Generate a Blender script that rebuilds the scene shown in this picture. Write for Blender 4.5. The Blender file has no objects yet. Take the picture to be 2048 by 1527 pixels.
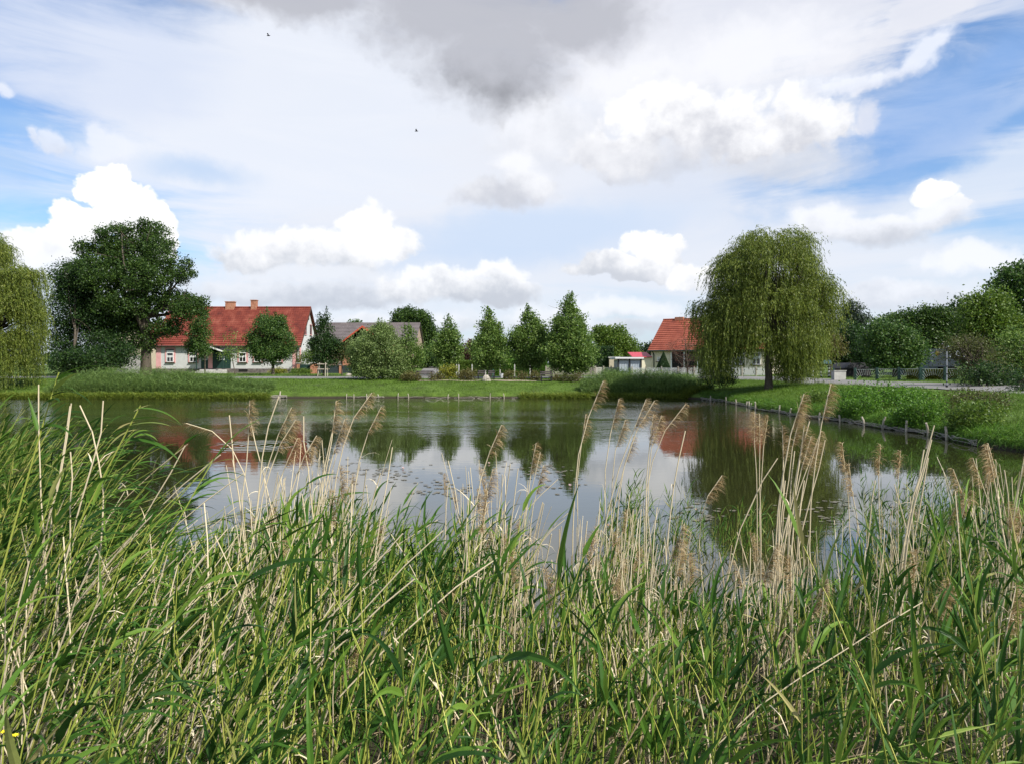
import bpy, math, random
import numpy as np
from mathutils import Vector

sc = bpy.context.scene
# ------------------------------------------------------------------ camera, sun, sky
F = 1365.0; HOR = 735.0; EYE = 2.3          # focal length in photo pixels, horizon row, eye height over the water
def X(px, Y): return (px - 1024.0) / F * Y
def Z(py, Y): return EYE - (py - HOR) / F * Y
cam = bpy.data.cameras.new('camera'); camo = bpy.data.objects.new('camera', cam)
sc.collection.objects.link(camo); sc.camera = camo
cam.sensor_width = 36.0; cam.lens = 36.0 * F / 2048.0
camo.location = (0, 0, EYE); camo.rotation_euler = (math.radians(90), 0, 0)
cam.shift_y = -(HOR - 763.5) / 2048.0 * -1.0
cam.clip_start = 0.05; cam.clip_end = 6000
sc.view_settings.view_transform = 'Standard'; sc.view_settings.look = 'None'
sc.view_settings.gamma = 1.0; sc.view_settings.exposure = 0.62
sc.cycles.max_bounces = 6; sc.cycles.transparent_max_bounces = 8

SUN_DIR = Vector((0.72, -0.56, 0.95)).normalized()     # towards the sun
sl = bpy.data.lights.new('sun', 'SUN'); so = bpy.data.objects.new('sun', sl)
sc.collection.objects.link(so)
sl.energy = 4.5; sl.angle = math.radians(0.6); sl.color = (1.0, 0.955, 0.87)
so.rotation_euler = SUN_DIR.to_track_quat('Z', 'Y').to_euler(); so.location = (20, -20, 40)

world = bpy.data.worlds.new("World"); sc.world = world; world.use_nodes = True
world.cycles.sampling_method = 'MANUAL'; world.cycles.sample_map_resolution = 256
WT = world.node_tree; WT.nodes.clear()
class V:                                     # scalar socket with arithmetic
    def __init__(s, sock, nt): s.s = sock; s.nt = nt
    def _op(s, o, op, rev=False):
        n = s.nt.nodes.new('ShaderNodeMath'); n.operation = op
        a, b = (o, s) if rev else (s, o)
        for i, v in enumerate((a, b)):
            if isinstance(v, V): s.nt.links.new(v.s, n.inputs[i])
            elif v is not None: n.inputs[i].default_value = v
        return V(n.outputs[0], s.nt)
    def __add__(s, o): return s._op(o, 'ADD')
    __radd__ = __add__
    def __sub__(s, o): return s._op(o, 'SUBTRACT')
    def __rsub__(s, o): return s._op(o, 'SUBTRACT', True)
    def __mul__(s, o): return s._op(o, 'MULTIPLY')
    __rmul__ = __mul__
    def __truediv__(s, o): return s._op(o, 'DIVIDE')
    def mx(s, o): return s._op(o, 'MAXIMUM')
    def mn(s, o): return s._op(o, 'MINIMUM')
    def sqrt(s): return s._op(None, 'SQRT')
    def sin(s): return s._op(None, 'SINE')
    def ss(s, a, b, lo=0.0, hi=1.0):          # smoothstep map range
        n = s.nt.nodes.new('ShaderNodeMapRange'); n.interpolation_type = 'SMOOTHSTEP'
        s.nt.links.new(s.s, n.inputs[0])
        for i, v in enumerate((a, b, lo, hi)): n.inputs[i + 1].default_value = v
        return V(n.outputs[0], s.nt)
def nd(nt, t, **kw):
    n = nt.nodes.new(t)
    for k, v in kw.items():
        if k.startswith('i_'):
            n.inputs[k[2:].replace('_', ' ')].default_value = v
        else: setattr(n, k, v)
    return n
def vmath(nt, op, a, b):
    n = nd(nt, 'ShaderNodeVectorMath', operation=op)
    for i, v in enumerate((a, b)):
        if hasattr(v, 'is_linked') or isinstance(v, bpy.types.NodeSocket): nt.links.new(v, n.inputs[i])
        else: n.inputs[i].default_value = v
    return n
def mixc(nt, f, a, b):
    n = nd(nt, 'ShaderNodeMix', data_type='RGBA'); n.clamp_factor = True
    for i, v in ((0, f), (6, a), (7, b)):
        if isinstance(v, V): nt.links.new(v.s, n.inputs[i])
        elif isinstance(v, bpy.types.NodeSocket): nt.links.new(v, n.inputs[i])
        else: n.inputs[i].default_value = (*v, 1) if i else v
    return n.outputs[2]
def lin(c):
    return tuple(((v/255)/12.92 if v/255 <= .04045 else ((v/255+.055)/1.055)**2.4) for v in c)

def build_sky():
    nt = WT; L = nt.links.new
    tc = nd(nt, 'ShaderNodeTexCoord')
    sep = nd(nt, 'ShaderNodeSeparateXYZ'); L(tc.outputs['Generated'], sep.inputs[0])
    x, y, z = (V(sep.outputs[i], nt) for i in range(3))
    az = x._op(y, 'ARCTAN2'); el = z / ((x*x + y*y).sqrt().mx(0.001))
    cmb = nd(nt, 'ShaderNodeCombineXYZ'); L(az.s, cmb.inputs[0]); L(el.s, cmb.inputs[1])
    p = cmb.outputs[0]
    def noise(vec, scale, detail=4, rough=.55, color=False, dist=0.0):
        n = nd(nt, 'ShaderNodeTexNoise'); L(vec, n.inputs['Vector']); n.inputs['Scale'].default_value = scale
        n.inputs['Detail'].default_value = detail; n.inputs['Roughness'].default_value = rough
        n.inputs['Distortion'].default_value = dist
        return n.outputs['Color'] if color else V(n.outputs[0], nt)
    def warp(vec, col, amt):
        a = vmath(nt, 'SUBTRACT', col, (.5, .5, .5)); b = nd(nt, 'ShaderNodeVectorMath', operation='SCALE')
        L(a.outputs[0], b.inputs[0]); b.inputs[3].default_value = amt
        return vmath(nt, 'ADD', vec, b.outputs[0]).outputs[0]
    q = warp(p, noise(p, 9, 5, .6, True), .075)           # billowing edges of the cumulus
    vor = nd(nt, 'ShaderNodeTexVoronoi', feature='SMOOTH_F1'); L(q, vor.inputs['Vector'])
    vor.inputs['Scale'].default_value = 34; vor.inputs['Detail'].default_value = 2.0; vor.inputs['Smoothness'].default_value = .6
    bil = V(vor.outputs['Distance'], nt)
    off = vmath(nt, 'ADD', p, (.012, .02, 0)).outputs[0]
    relief = noise(p, 11, 6, .58) - noise(off, 11, 6, .58)   # lumps lit from the upper right
    fine = noise(p, 30, 5, .6)
    low = noise(p, 4, 4, .55)
    sq = nd(nt, 'ShaderNodeSeparateXYZ'); L(q, sq.inputs[0]); qy = V(sq.outputs[1], nt)
    # streaky veil: rotated and stretched noise
    mp = nd(nt, 'ShaderNodeMapping'); L(p, mp.inputs[0]); mp.inputs['Rotation'].default_value = (0, 0, math.radians(-24)); mp.inputs['Scale'].default_value = (1.1, 5.5, 1)
    streak = noise(mp.outputs[0], 3.0, 7, .6, dist=.6)
    sky = nd(nt, 'ShaderNodeTexSky', sky_type='NISHITA', sun_disc=False)
    sky.sun_elevation = math.asin(SUN_DIR.z); sky.sun_rotation = math.atan2(SUN_DIR.x, SUN_DIR.y)
    sky.altitude = 50; sky.air_density = 1.0; sky.dust_density = 1.2; sky.ozone_density = 1.5
    S = 10.0                                   # background strength is 0.1
    sm = nd(nt, 'ShaderNodeVectorMath', operation='MULTIPLY'); L(sky.outputs[0], sm.inputs[0]); sm.inputs[1].default_value = SKYMUL
    col = sm.outputs[0]
    def C(c, k=1.0):
        l = lin(c); return tuple(v * S * CLOUDMUL * k for v in l)
    def to_ae(cx, cy, rx, ry):
        h = math.hypot(F, cx - 1024)
        return math.atan2(cx - 1024, F), (HOR - cy) / h, rx * F / h**2, ry / h
    def field(ells, vec):
        f = None
        for e in ells:
            a, b, ra, rb = to_ae(*e[:4])
            d = vmath(nt, 'SUBTRACT', vec, (a, b, 0)).outputs[0]
            if len(e) > 4:
                r = nd(nt, 'ShaderNodeVectorRotate', rotation_type='Z_AXIS'); L(d, r.inputs[0]); r.inputs['Angle'].default_value = math.radians(-e[4]); d = r.outputs[0]
            d = vmath(nt, 'MULTIPLY', d, (1/ra, 1/rb, 0)).outputs[0]
            ln = nd(nt, 'ShaderNodeVectorMath', operation='LENGTH'); L(d, ln.inputs[0])
            v = V(ln.outputs['Value'], nt)
            f = v if f is None else f.mn(v)
        return 1.0 - f
    # base veil
    el_w = el.ss(0.0, .25)
    hor = el.ss(-.02, .20, .80, 0.0)
    col = mixc(nt, hor, col, C((216, 226, 240)))
    base = (streak.ss(.38, .66) * .55)
    col = mixc(nt, base, col, C((236, 240, 250)))
    for ells, alpha, c, e0, e1 in VEILS:
        f = field(ells, q) + (streak - .5) * 1.0 + (low - .5) * .5
        col = mixc(nt, f.ss(e0, e1) * alpha, col, C(c))
    for ells, e0, e1, alpha, top, bot, ybase, ytop, amp in CUMULUS:
        f = field(ells, q) - bil * (.55 * amp) + (fine - .5) * (.28 * amp) + .18 + .17 * amp
        m = f.ss(e0, e1) * alpha
        cx, cy = ells[0][0], ells[0][1]
        h = math.hypot(F, cx - 1024); vb = (HOR - ybase) / h; vt = (HOR - ytop) / h
        t = ((qy - vb) / (vt - vb)) + relief * (1.9 * amp) + (low - .5) * (.7 * amp)
        cc = mixc(nt, t.ss(0.0, .75), C(bot), C(top, 1.08))
        col = mixc(nt, m, col, cc)
    # the sky behind the camera: broken cloud, so that it lights the scene evenly
    n2 = noise(tc.outputs['Generated'], 2.2, 6, .55)
    back = (y * -1.0).ss(-.15, .35) * n2.ss(.40, .6)
    col = mixc(nt, back * .8, col, C((225, 228, 236)))
    bg = nd(nt, 'ShaderNodeBackground'); L(col, bg.inputs[0]); bg.inputs[1].default_value = .1
    out = nd(nt, 'ShaderNodeOutputWorld'); L(bg.outputs[0], out.inputs[0])

SKYMUL = (.88, 1.05, 1.22)
CLOUDMUL = 0.675
VEILS = [  # ellipses, strength, colour, edge range
 ([(650, 230, 520, 300), (850, 330, 460, 210)], .92, (238, 242, 251), -.25, .40),
 ([(130, 80, 420, 160)], .55, (207, 219, 244), -.2, .5),
 ([(1250, 300, 430, 300), (1150, 500, 700, 130)], .85, (232, 236, 246), -.2, .45),
 ([(1400, 60, 520, 160), (1850, 20, 120, 50)], .92, (232, 234, 243), -.1, .4),
 ([(1960, 360, 430, 60, 22)], .8, (224, 233, 247), -.3, .6),
 ([(1980, 230, 300, 26, 22)], .45, (200, 216, 244), -.3, .8),
 ([(1700, 560, 600, 130), (700, 600, 900, 80)], .7, (232, 237, 247), -.2, .5),
 ([(1030, 475, 380, 70, 8)], .75, (200, 220, 247), -.3, .7),
 ([(1840, 250, 200, 95, 25), (1990, 130, 120, 60, 25)], .7, (142, 180, 234), -.35, .8),
 ([(60, 250, 170, 40), (10, 330, 90, 60), (400, 340, 130, 34)], .6, (178, 207, 243), -.3, .9),
]
CUMULUS = [  # ellipses, mask edges, alpha, top colour, base colour, y of base, y of top, raggedness
 ([(1290, 170, 230, 110), (1500, 110, 270, 110), (1560, 330, 190, 60), (1100, 260, 160, 90)], -.1, .75, .75, (242, 243, 248), (216, 219, 227), 420, 40, .55),
 ([(930, 20, 320, 135), (985, 105, 200, 125), (1010, 150, 140, 95), (560, -15, 330, 62), (1150, 40, 190, 100), (900, -80, 560, 140)], -.05, .70, .93, (182, 184, 193), (138, 140, 147), 300, 20, .45),
 ([(1330, 225, 130, 85), (1420, 250, 150, 90), (1500, 275, 160, 75), (1630, 245, 100, 68), (1230, 300, 130, 55), (1590, 200, 50, 40)], -.02, .36, .93, (252, 252, 254), (206, 208, 217), 400, 130, .8),
 ([(1300, 320, 150, 40), (1190, 300, 70, 40)], -.1, .5, .6, (222, 224, 231), (196, 199, 208), 380, 260, .5),
 ([(1735, 235, 50, 34), (1850, 115, 70, 42, 20), (1760, 160, 110, 28, 14), (1690, 170, 100, 34)], -.05, .6, .8, (240, 243, 251), (226, 230, 243), 220, 90, .9),
 ([(1030, 325, 60, 42), (985, 395, 105, 36), (1050, 370, 70, 50)], -.05, .55, .8, (243, 244, 248), (200, 203, 213), 425, 290, .6),
 ([(92, 275, 46, 34), (215, 285, 90, 36), (190, 262, 40, 30), (5, 175, 34, 18), (60, 265, 20, 26)], -.05, .55, .75, (232, 236, 246), (220, 225, 238), 320, 240, .8),
 ([(215, 365, 70, 55), (262, 400, 85, 60), (185, 440, 90, 50), (90, 480, 100, 45), (30, 500, 60, 40), (300, 470, 60, 80)], -.02, .14, 1, (255, 255, 255), (240, 243, 249), 560, 330, .9),
 ([(60, 450, 40, 12), (100, 530, 140, 36), (220, 545, 180, 34)], .0, .4, .85, (242, 245, 251), (205, 212, 225), 570, 490, .6),
 ([(740, 455, 60, 55), (610, 500, 200, 45), (700, 505, 130, 55), (500, 512, 100, 36), (790, 490, 50, 50)], -.05, .32, .96, (252, 252, 254), (200, 206, 217), 575, 430, .75),
 ([(620, 553, 240, 22), (500, 580, 140, 30), (670, 592, 200, 30)], -.05, .5, .85, (228, 232, 240), (193, 200, 213), 615, 535, .6),
 ([(1000, 552, 66, 40), (880, 572, 140, 40), (960, 590, 170, 32), (800, 580, 60, 30)], -.05, .38, .95, (248, 249, 252), (200, 206, 217), 615, 520, .75),
 ([(1300, 485, 80, 42), (1220, 530, 120, 34), (1330, 512, 66, 48), (1270, 545, 140, 24)], -.02, .25, .97, (253, 253, 255), (206, 211, 221), 572, 450, .8),
 ([(1385, 555, 66, 32), (1440, 575, 70, 22)], -.02, .35, .9, (250, 250, 252), (222, 226, 234), 595, 535, .7),
 ([(1862, 378, 56, 28), (1915, 402, 44, 24)], -.02, .22, .95, (254, 254, 255), (236, 239, 246), 430, 345, .8),
 ([(1870, 428, 100, 44), (1760, 452, 160, 42), (1650, 440, 90, 40)], -.05, .5, .88, (241, 243, 249), (203, 207, 217), 485, 395, .6),
 ([(820, 650, 270, 28), (1100, 640, 130, 32), (1240, 620, 150, 28), (480, 645, 220, 28), (1180, 660, 200, 22)], -.05, .6, .85, (238, 241, 247), (205, 212, 223), 675, 605, .6),
 ([(1950, 520, 160, 36), (1800, 590, 210, 32), (1960, 610, 140, 28), (1720, 620, 90, 26)], -.05, .6, .8, (242, 244, 250), (207, 213, 226), 640, 500, .6),
]
build_sky()
# ------------------------------------------------------------------ helpers
RNG = np.random.default_rng(7)
class Acc:
    """collects vertices and faces, links them as ONE mesh object"""
    def __init__(s): s.v = []; s.f = []; s.n = 0
    def add(s, v, f):
        v = np.asarray(v, dtype=np.float32).reshape(-1, 3); f = np.asarray(f, dtype=np.int64)
        s.v.append(v); s.f.append(f + s.n); s.n += len(v)
    def box(s, c, d, rz=0.0, ry=0.0):
        x, y, z = (k / 2 for k in d)
        v = np.array([(-x,-y,-z),(x,-y,-z),(x,y,-z),(-x,y,-z),(-x,-y,z),(x,-y,z),(x,y,z),(-x,y,z)], dtype=float)
        if ry: ca, sa = math.cos(ry), math.sin(ry); v = np.c_[v[:,0]*ca + v[:,2]*sa, v[:,1], -v[:,0]*sa + v[:,2]*ca]
        if rz: ca, sa = math.cos(rz), math.sin(rz); v = np.c_[v[:,0]*ca - v[:,1]*sa, v[:,0]*sa + v[:,1]*ca, v[:,2]]
        s.add(v + np.array(c), [(0,3,2,1),(4,5,6,7),(0,1,5,4),(1,2,6,5),(2,3,7,6),(3,0,4,7)]); return s
    def hexa(s, p8):
        s.add(p8, [(0,3,2,1),(4,5,6,7),(0,1,5,4),(1,2,6,5),(2,3,7,6),(3,0,4,7)]); return s
    def tube(s, pts, rad, k=6, cap=True):
        pts = np.asarray(pts, float); n = len(pts); rad = np.broadcast_to(np.asarray(rad, float), (n,))
        t = np.gradient(pts, axis=0); t /= np.linalg.norm(t, axis=1)[:, None] + 1e-9
        ref = np.array([0, 1, 0.]) if abs(t[0, 1]) < .8 else np.array([1., 0, 0])
        a = np.cross(t, ref); a /= np.linalg.norm(a, axis=1)[:, None] + 1e-9; b = np.cross(t, a)
        th = np.arange(k) * 2 * math.pi / k
        v = pts[:, None] + rad[:, None, None] * (a[:, None] * np.cos(th)[None, :, None] + b[:, None] * np.sin(th)[None, :, None])
        i = np.arange(n - 1)[:, None] * k; j = np.arange(k)[None]; j2 = (j + 1) % k
        f = np.stack([i + j, i + j2, i + k + j2, i + k + j], -1).reshape(-1, 4)
        s.add(v.reshape(-1, 3), f)
        if cap:
            v2 = v[-1]; s.add(np.vstack([v2, pts[-1:]]), [(q, (q + 1) % k, k, k) for q in range(k)])
        return s
    def poly_prism(s, poly, y0, y1):
        """polygon in x,z extruded from y0 to y1"""
        n = len(poly); v = [(x, y0, z) for x, z in poly] + [(x, y1, z) for x, z in poly]
        s.add(v, [(i, (i+1) % n, n + (i+1) % n, n + i) for i in range(n)])
        for b, o in ((0, 1), (n, -1)):
            fan = [(0, i, i+1, i+1) for i in range(1, n-1)]
            s.add(v[b:b+n], fan)
        return s
    def mesh(s, name, mat, smooth=False):
        v = np.concatenate(s.v); f = np.concatenate(s.f)
        tri = (f[:, 2] == f[:, 3]); q = f[~tri]; t = f[tri][:, :3]
        me = bpy.data.meshes.new(name); me.vertices.add(len(v)); me.vertices.foreach_set('co', v.ravel())
        lp = np.concatenate([q.ravel(), t.ravel()]); me.loops.add(len(lp)); me.loops.foreach_set('vertex_index', lp)
        me.polygons.add(len(q) + len(t))
        st = np.concatenate([np.arange(len(q)) * 4, len(q) * 4 + np.arange(len(t)) * 3])
        me.polygons.foreach_set('loop_start', st)
        me.polygons.foreach_set('loop_total', np.r_[np.full(len(q), 4), np.full(len(t), 3)])
        me.update(calc_edges=True); me.polygons.foreach_set('use_smooth', np.full(len(q) + len(t), bool(smooth))); me.materials.append(mat); return me
    def build(s, name, mat, parent=None, smooth=False):
        o = bpy.data.objects.new(name, s.mesh(name, mat, smooth)); sc.collection.objects.link(o)
        if parent is not None:
            o.parent = parent; o.location = -Vector(parent.location); o.rotation_euler = (0, 0, 0)
        return o
def tag(o, label=None, cat=None, group=None, kind=None):
    for k, v in (('label', label), ('category', cat), ('group', group), ('kind', kind)):
        if v: o[k] = v
    return o
def thing(name, loc, label, cat, group=None):
    o = bpy.data.objects.new(name, None); o.empty_display_size = .2; o.location = loc
    sc.collection.objects.link(o); return tag(o, label, cat, group)

# ------------------------------------------------------------------ materials
MATS = {}
def mat(name, cols, rough=.8, scale=4.0, bump=0.0, bscale=20.0, transl=0.0, island=False, spec=.3, metal=0.0, detail=4, pos=None):
    """cols: 1-3 linear colours mixed by noise, or per leaf (island)"""
    if name in MATS: return MATS[name]
    m = bpy.data.materials.new(name); m.use_nodes = True; nt = m.node_tree; nt.nodes.clear(); L = nt.links.new
    out = nd(nt, 'ShaderNodeOutputMaterial'); b = nd(nt, 'ShaderNodeBsdfPrincipled')
    b.inputs['Roughness'].default_value = rough; b.inputs['Specular IOR Level'].default_value = spec; b.inputs['Metallic'].default_value = metal
    tc = nd(nt, 'ShaderNodeTexCoord')
    if len(cols) > 1:
        r = nd(nt, 'ShaderNodeValToRGB'); e = r.color_ramp.elements
        while len(e) < len(cols): e.new(.5)
        for i, c in enumerate(cols):
            e[i].position = (.0 + i / (len(cols) - 1)) if island else (.3 + .4 * i / (len(cols) - 1)); e[i].color = (*c, 1)
            if pos: e[i].position = pos[i]
        if island:
            g = nd(nt, 'ShaderNodeNewGeometry'); L(g.outputs['Random Per Island'], r.inputs[0])
        else:
            n = nd(nt, 'ShaderNodeTexNoise'); n.inputs['Scale'].default_value = scale; n.inputs['Detail'].default_value = detail; n.inputs['Roughness'].default_value = .65
            L(tc.outputs['Object'], n.inputs['Vector']); L(n.outputs[0], r.inputs[0])
        col = r.outputs[0]; L(col, b.inputs['Base Color'])
    else:
        b.inputs['Base Color'].default_value = (*cols[0], 1); col = None
    if bump:
        n2 = nd(nt, 'ShaderNodeTexNoise'); n2.inputs['Scale'].default_value = bscale; n2.inputs['Detail'].default_value = 4
        L(tc.outputs['Object'], n2.inputs['Vector']); bp = nd(nt, 'ShaderNodeBump'); bp.inputs['Strength'].default_value = bump; bp.inputs['Distance'].default_value = .22 / bscale
        L(n2.outputs[0], bp.inputs['Height']); L(bp.outputs[0], b.inputs['Normal'])
    res = b.outputs[0]
    if transl:
        t = nd(nt, 'ShaderNodeBsdfTranslucent'); mx = nd(nt, 'ShaderNodeMixShader'); mx.inputs[0].default_value = transl
        if col: L(col, t.inputs[0])
        else: t.inputs[0].default_value = (*cols[0], 1)
        L(res, mx.inputs[1]); L(t.outputs[0], mx.inputs[2]); res = mx.outputs[0]
    L(res, out.inputs[0]); MATS[name] = m; return m
def leafmat(name, a, b, c, transl=.35, rough=.5): return mat(name, [a, b, c], rough=rough, island=True, transl=transl, spec=.35)
M_BARK = mat('bark', [(.05,.04,.03),(.11,.09,.065)], scale=9, bump=.6, bscale=14)
M_BARKG = mat('pale_bark', [(.14,.13,.11),(.26,.25,.21)], scale=9, bump=.3)
M_WOOD = mat('grey_wood', [(.20,.18,.15),(.36,.33,.28)], scale=14, bump=.4)
M_STAKE = mat('stake_wood', [(.30,.25,.19),(.50,.45,.37)], scale=14, bump=.4)
M_PLASTER = mat('white_plaster', [(.46,.46,.45),(.56,.56,.55)], scale=2.2, bump=.1, bscale=30)
M_PINK = mat('pink_plaster', [(.55,.27,.27),(.66,.36,.35)], scale=3)
M_STONE = mat('field_stone', [(.06,.05,.05),(.14,.12,.11),(.22,.19,.17)], scale=3, bump=.8, bscale=6)
M_BRICK = mat('brick', [(.20,.07,.045),(.38,.17,.10),(.42,.24,.16)], scale=5, bump=.5)
M_WHITE = mat('white_paint', [(.78,.78,.76)], rough=.4)
M_GLASS = mat('window_glass', [(.012,.013,.016)], rough=.06, spec=.8)
M_DGREEN = mat('dark_green_paint', [(.012,.035,.03),(.02,.05,.04)], rough=.45)
M_DARK = mat('dark_opening', [(.012,.011,.010)], rough=.8)
M_ASPH = mat('asphalt', [(.13,.125,.12),(.20,.19,.18)], scale=1.3, bump=.3, bscale=40, detail=8)
M_CONC = mat('concrete', [(.34,.33,.31),(.48,.47,.44)], scale=3, bump=.3)
M_METAL = mat('grey_metal', [(.30,.31,.33)], rough=.45, metal=.3)
M_BLACK = mat('black_paint', [(.015,.015,.016)], rough=.5)
M_CREAM = mat('cream_plaster', [(.60,.54,.40),(.70,.64,.50)], scale=2, bump=.1)
def tilemat(name, cols):
    m = mat(name, cols, rough=.6, scale=.9, detail=10); nt = m.node_tree
    b = [n for n in nt.nodes if n.type == 'BSDF_PRINCIPLED'][0]; tc = [n for n in nt.nodes if n.type == 'TEX_COORD'][0]
    w = nd(nt, 'ShaderNodeTexWave', wave_type='BANDS', bands_direction='X', wave_profile='SIN'); w.inputs['Scale'].default_value = 1.05 ; nt.links.new(tc.outputs['Object'], w.inputs[0])
    bp = nd(nt, 'ShaderNodeBump'); bp.inputs['Strength'].default_value = .4; bp.inputs['Distance'].default_value = .02
    nt.links.new(w.outputs[1], bp.inputs['Height']); nt.links.new(bp.outputs[0], b.inputs['Normal']); return m
M_TILE = tilemat('red_roof_tiles', [(.085,.020,.015),(.165,.034,.021),(.25,.075,.048)])
M_TILE2 = tilemat('orange_roof_tiles', [(.16,.040,.024),(.245,.064,.036),(.29,.09,.055)])
M_SLATE = tilemat('grey_roof_slates', [(.10,.085,.085),(.17,.145,.14)])
M_REDROOF = mat('red_sheet_roof', [(.42,.05,.07)], rough=.5)

# ------------------------------------------------------------------ terrain
XL, XR, YF, YN = -46.0, 13.9, 52.3, 5.2
def sst(a, b, v): t = np.clip((v - a) / (b - a), 0, 1); return t * t * (3 - 2 * t)
def shore_x(y): return XR + .35 * np.sin(y * .31) + .18 * np.sin(y * 1.1 + 1)
def far_y(x): return YF + .25 * np.sin(x * .35) + .12 * np.sin(x * 1.3)
def near_y(x): return YN + .5 * np.sin(x * .9) + 2.6 * sst(-2.0, -7, x) + .6 * sst(3, 6, x)
def G(x, y):
    x = np.asarray(x, float); y = np.asarray(y, float)
    dx = np.maximum(x - shore_x(y), XL - x); dyf = y - far_y(x); dyn = near_y(x) - y
    dy = np.maximum(dyf, dyn)
    R = 3.0
    ax, ay = dx + R, dy + R
    d = np.where((ax > 0) & (ay > 0), np.hypot(np.maximum(ax, 0), np.maximum(ay, 0)), np.maximum(ax, ay)) - R
    prof = np.interp(d, [-8, -.25, 0, .10, .45, 3, 6, 10, 15, 33, 48, 78, 400, 1500], [-1.2, -.3, -.03, .24, .40, .85, 1.2, 1.27, 1.42, 1.62, 2.2, 2.7, 3.2, 3.2])
    near = np.interp(d, [-8, -2.5, 0, 1.5, 3.5, 12, 400], [-1.2, -.5, 0, .45, .72, .85, 1.2])
    wn = sst(13, 7, y) * sst(XR + 5, XR, x)
    z = prof * (1 - wn) + near * wn
    bumps = .035 * np.sin(x * 1.7 + 2 * np.sin(y * .9)) * np.sin(y * 1.3 + x * .4)
    return z + bumps * np.clip(d, 0, 2) / 2 * sst(14, 4, d)
def g(x, y): return float(G(x, y))
def axis(segs):
    o = []
    for a, b, st in segs: o += list(np.arange(a, b, st))
    return np.array(o + [segs[-1][1]])
gx = axis([(-1500,-200,100), (-200,-60,8), (-60,-8,.8), (-8,12,.4), (12,22,.3), (22,60,.8), (60,200,8), (200,1500,100)])
gy = axis([(-60,0,4), (0,12,.3), (12,50,.6), (50,60,.25), (60,96,.8), (96,140,3), (140,400,20), (400,2600,150)])
XX, YY = np.meshgrid(gx, gy); ZZ = G(XX, YY)
ga = Acc(); nx, ny = len(gx), len(gy); ii = (np.arange(ny - 1)[:, None] * nx + np.arange(nx - 1)[None]).ravel()
ga.add(np.c_[XX.ravel(), YY.ravel(), ZZ.ravel()], np.c_[ii, ii + 1, ii + nx + 1, ii + nx])
M_GROUND = mat('turf_ground', [(.035,.050,.010),(.065,.11,.014),(.10,.16,.022)], rough=.95, scale=.8, bump=.7, bscale=6, detail=10)
def mud():
    nt = M_GROUND.node_tree; b = [n for n in nt.nodes if n.type == 'BSDF_PRINCIPLED'][0]; tc = [n for n in nt.nodes if n.type == 'TEX_COORD'][0]
    old = b.inputs['Base Color'].links[0].from_socket; sp = nd(nt, 'ShaderNodeSeparateXYZ'); nt.links.new(tc.outputs['Object'], sp.inputs[0])
    nt.links.new(mixc(nt, V(sp.outputs[2], nt).ss(.06, .20), (.030, .024, .015), mixc(nt, V(sp.outputs[1], nt).ss(7.0, 10.0), (.028, .026, .012), old)), b.inputs['Base Color'])
mud()
tag(ga.build('ground', M_GROUND, smooth=True), kind='structure')

# water
def build_water():
    m = bpy.data.materials.new('pond_water'); m.use_nodes = True; nt = m.node_tree; L = nt.links.new
    b = nt.nodes['Principled BSDF']; b.inputs['Base Color'].default_value = (.021, .023, .008, 1)
    b.inputs['Roughness'].default_value = .02; b.inputs['IOR'].default_value = 1.85
    tc = nd(nt, 'ShaderNodeTexCoord')
    def noi(scale, sx, sy, det=3, dist=0):
        mp = nd(nt, 'ShaderNodeMapping'); L(tc.outputs['Object'], mp.inputs[0]); mp.inputs['Scale'].default_value = (sx, sy, 1)
        n = nd(nt, 'ShaderNodeTexNoise'); L(mp.outputs[0], n.inputs[0]); n.inputs['Scale'].default_value = scale; n.inputs['Detail'].default_value = det; n.inputs['Distortion'].default_value = dist
        return V(n.outputs[0], nt)
    sep = nd(nt, 'ShaderNodeSeparateXYZ'); L(tc.outputs['Object'], sep.inputs[0]); px, py = V(sep.outputs[0], nt), V(sep.outputs[1], nt)
    w = noi(3.2, .55, 1.0, 3) * 1.0 + noi(9.0, .6, 1.0, 2) * .35
    patch = noi(.11, .6, 1.2, 3, .6)
    calm = patch.ss(.40, .60, .35, 1.2) * py.ss(20, 31, .14, 2.6) * py.ss(50.5, 52, 1.0, .35)
    # rings spreading on the water, left of the middle
    rx, ry = -7.7, 20.3
    r = ((px - rx) * (px - rx) + (py - ry) * (py - ry)).sqrt()
    ring = (r * 17.0).sin() * r.ss(.2, 2.3, 1.0, 0.0) * r.ss(0, .25)
    h = w * calm + ring * .35
    bp = nd(nt, 'ShaderNodeBump'); bp.inputs['Strength'].default_value = 1.0; bp.inputs['Distance'].default_value = .011
    L(h.s, bp.inputs['Height']); L(bp.outputs[0], b.inputs['Normal'])
    a = Acc(); xs = np.linspace(-75, 22, 30); ys = np.linspace(1.5, 54.5, 30)
    A, B = np.meshgrid(xs, ys); i = (np.arange(29)[:, None] * 30 + np.arange(29)[None]).ravel()
    a.add(np.c_[A.ravel(), B.ravel(), 0 * A.ravel()], np.c_[i, i + 1, i + 31, i + 30])
    tag(a.build('pond_water', m), kind='structure')
build_water()
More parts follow.
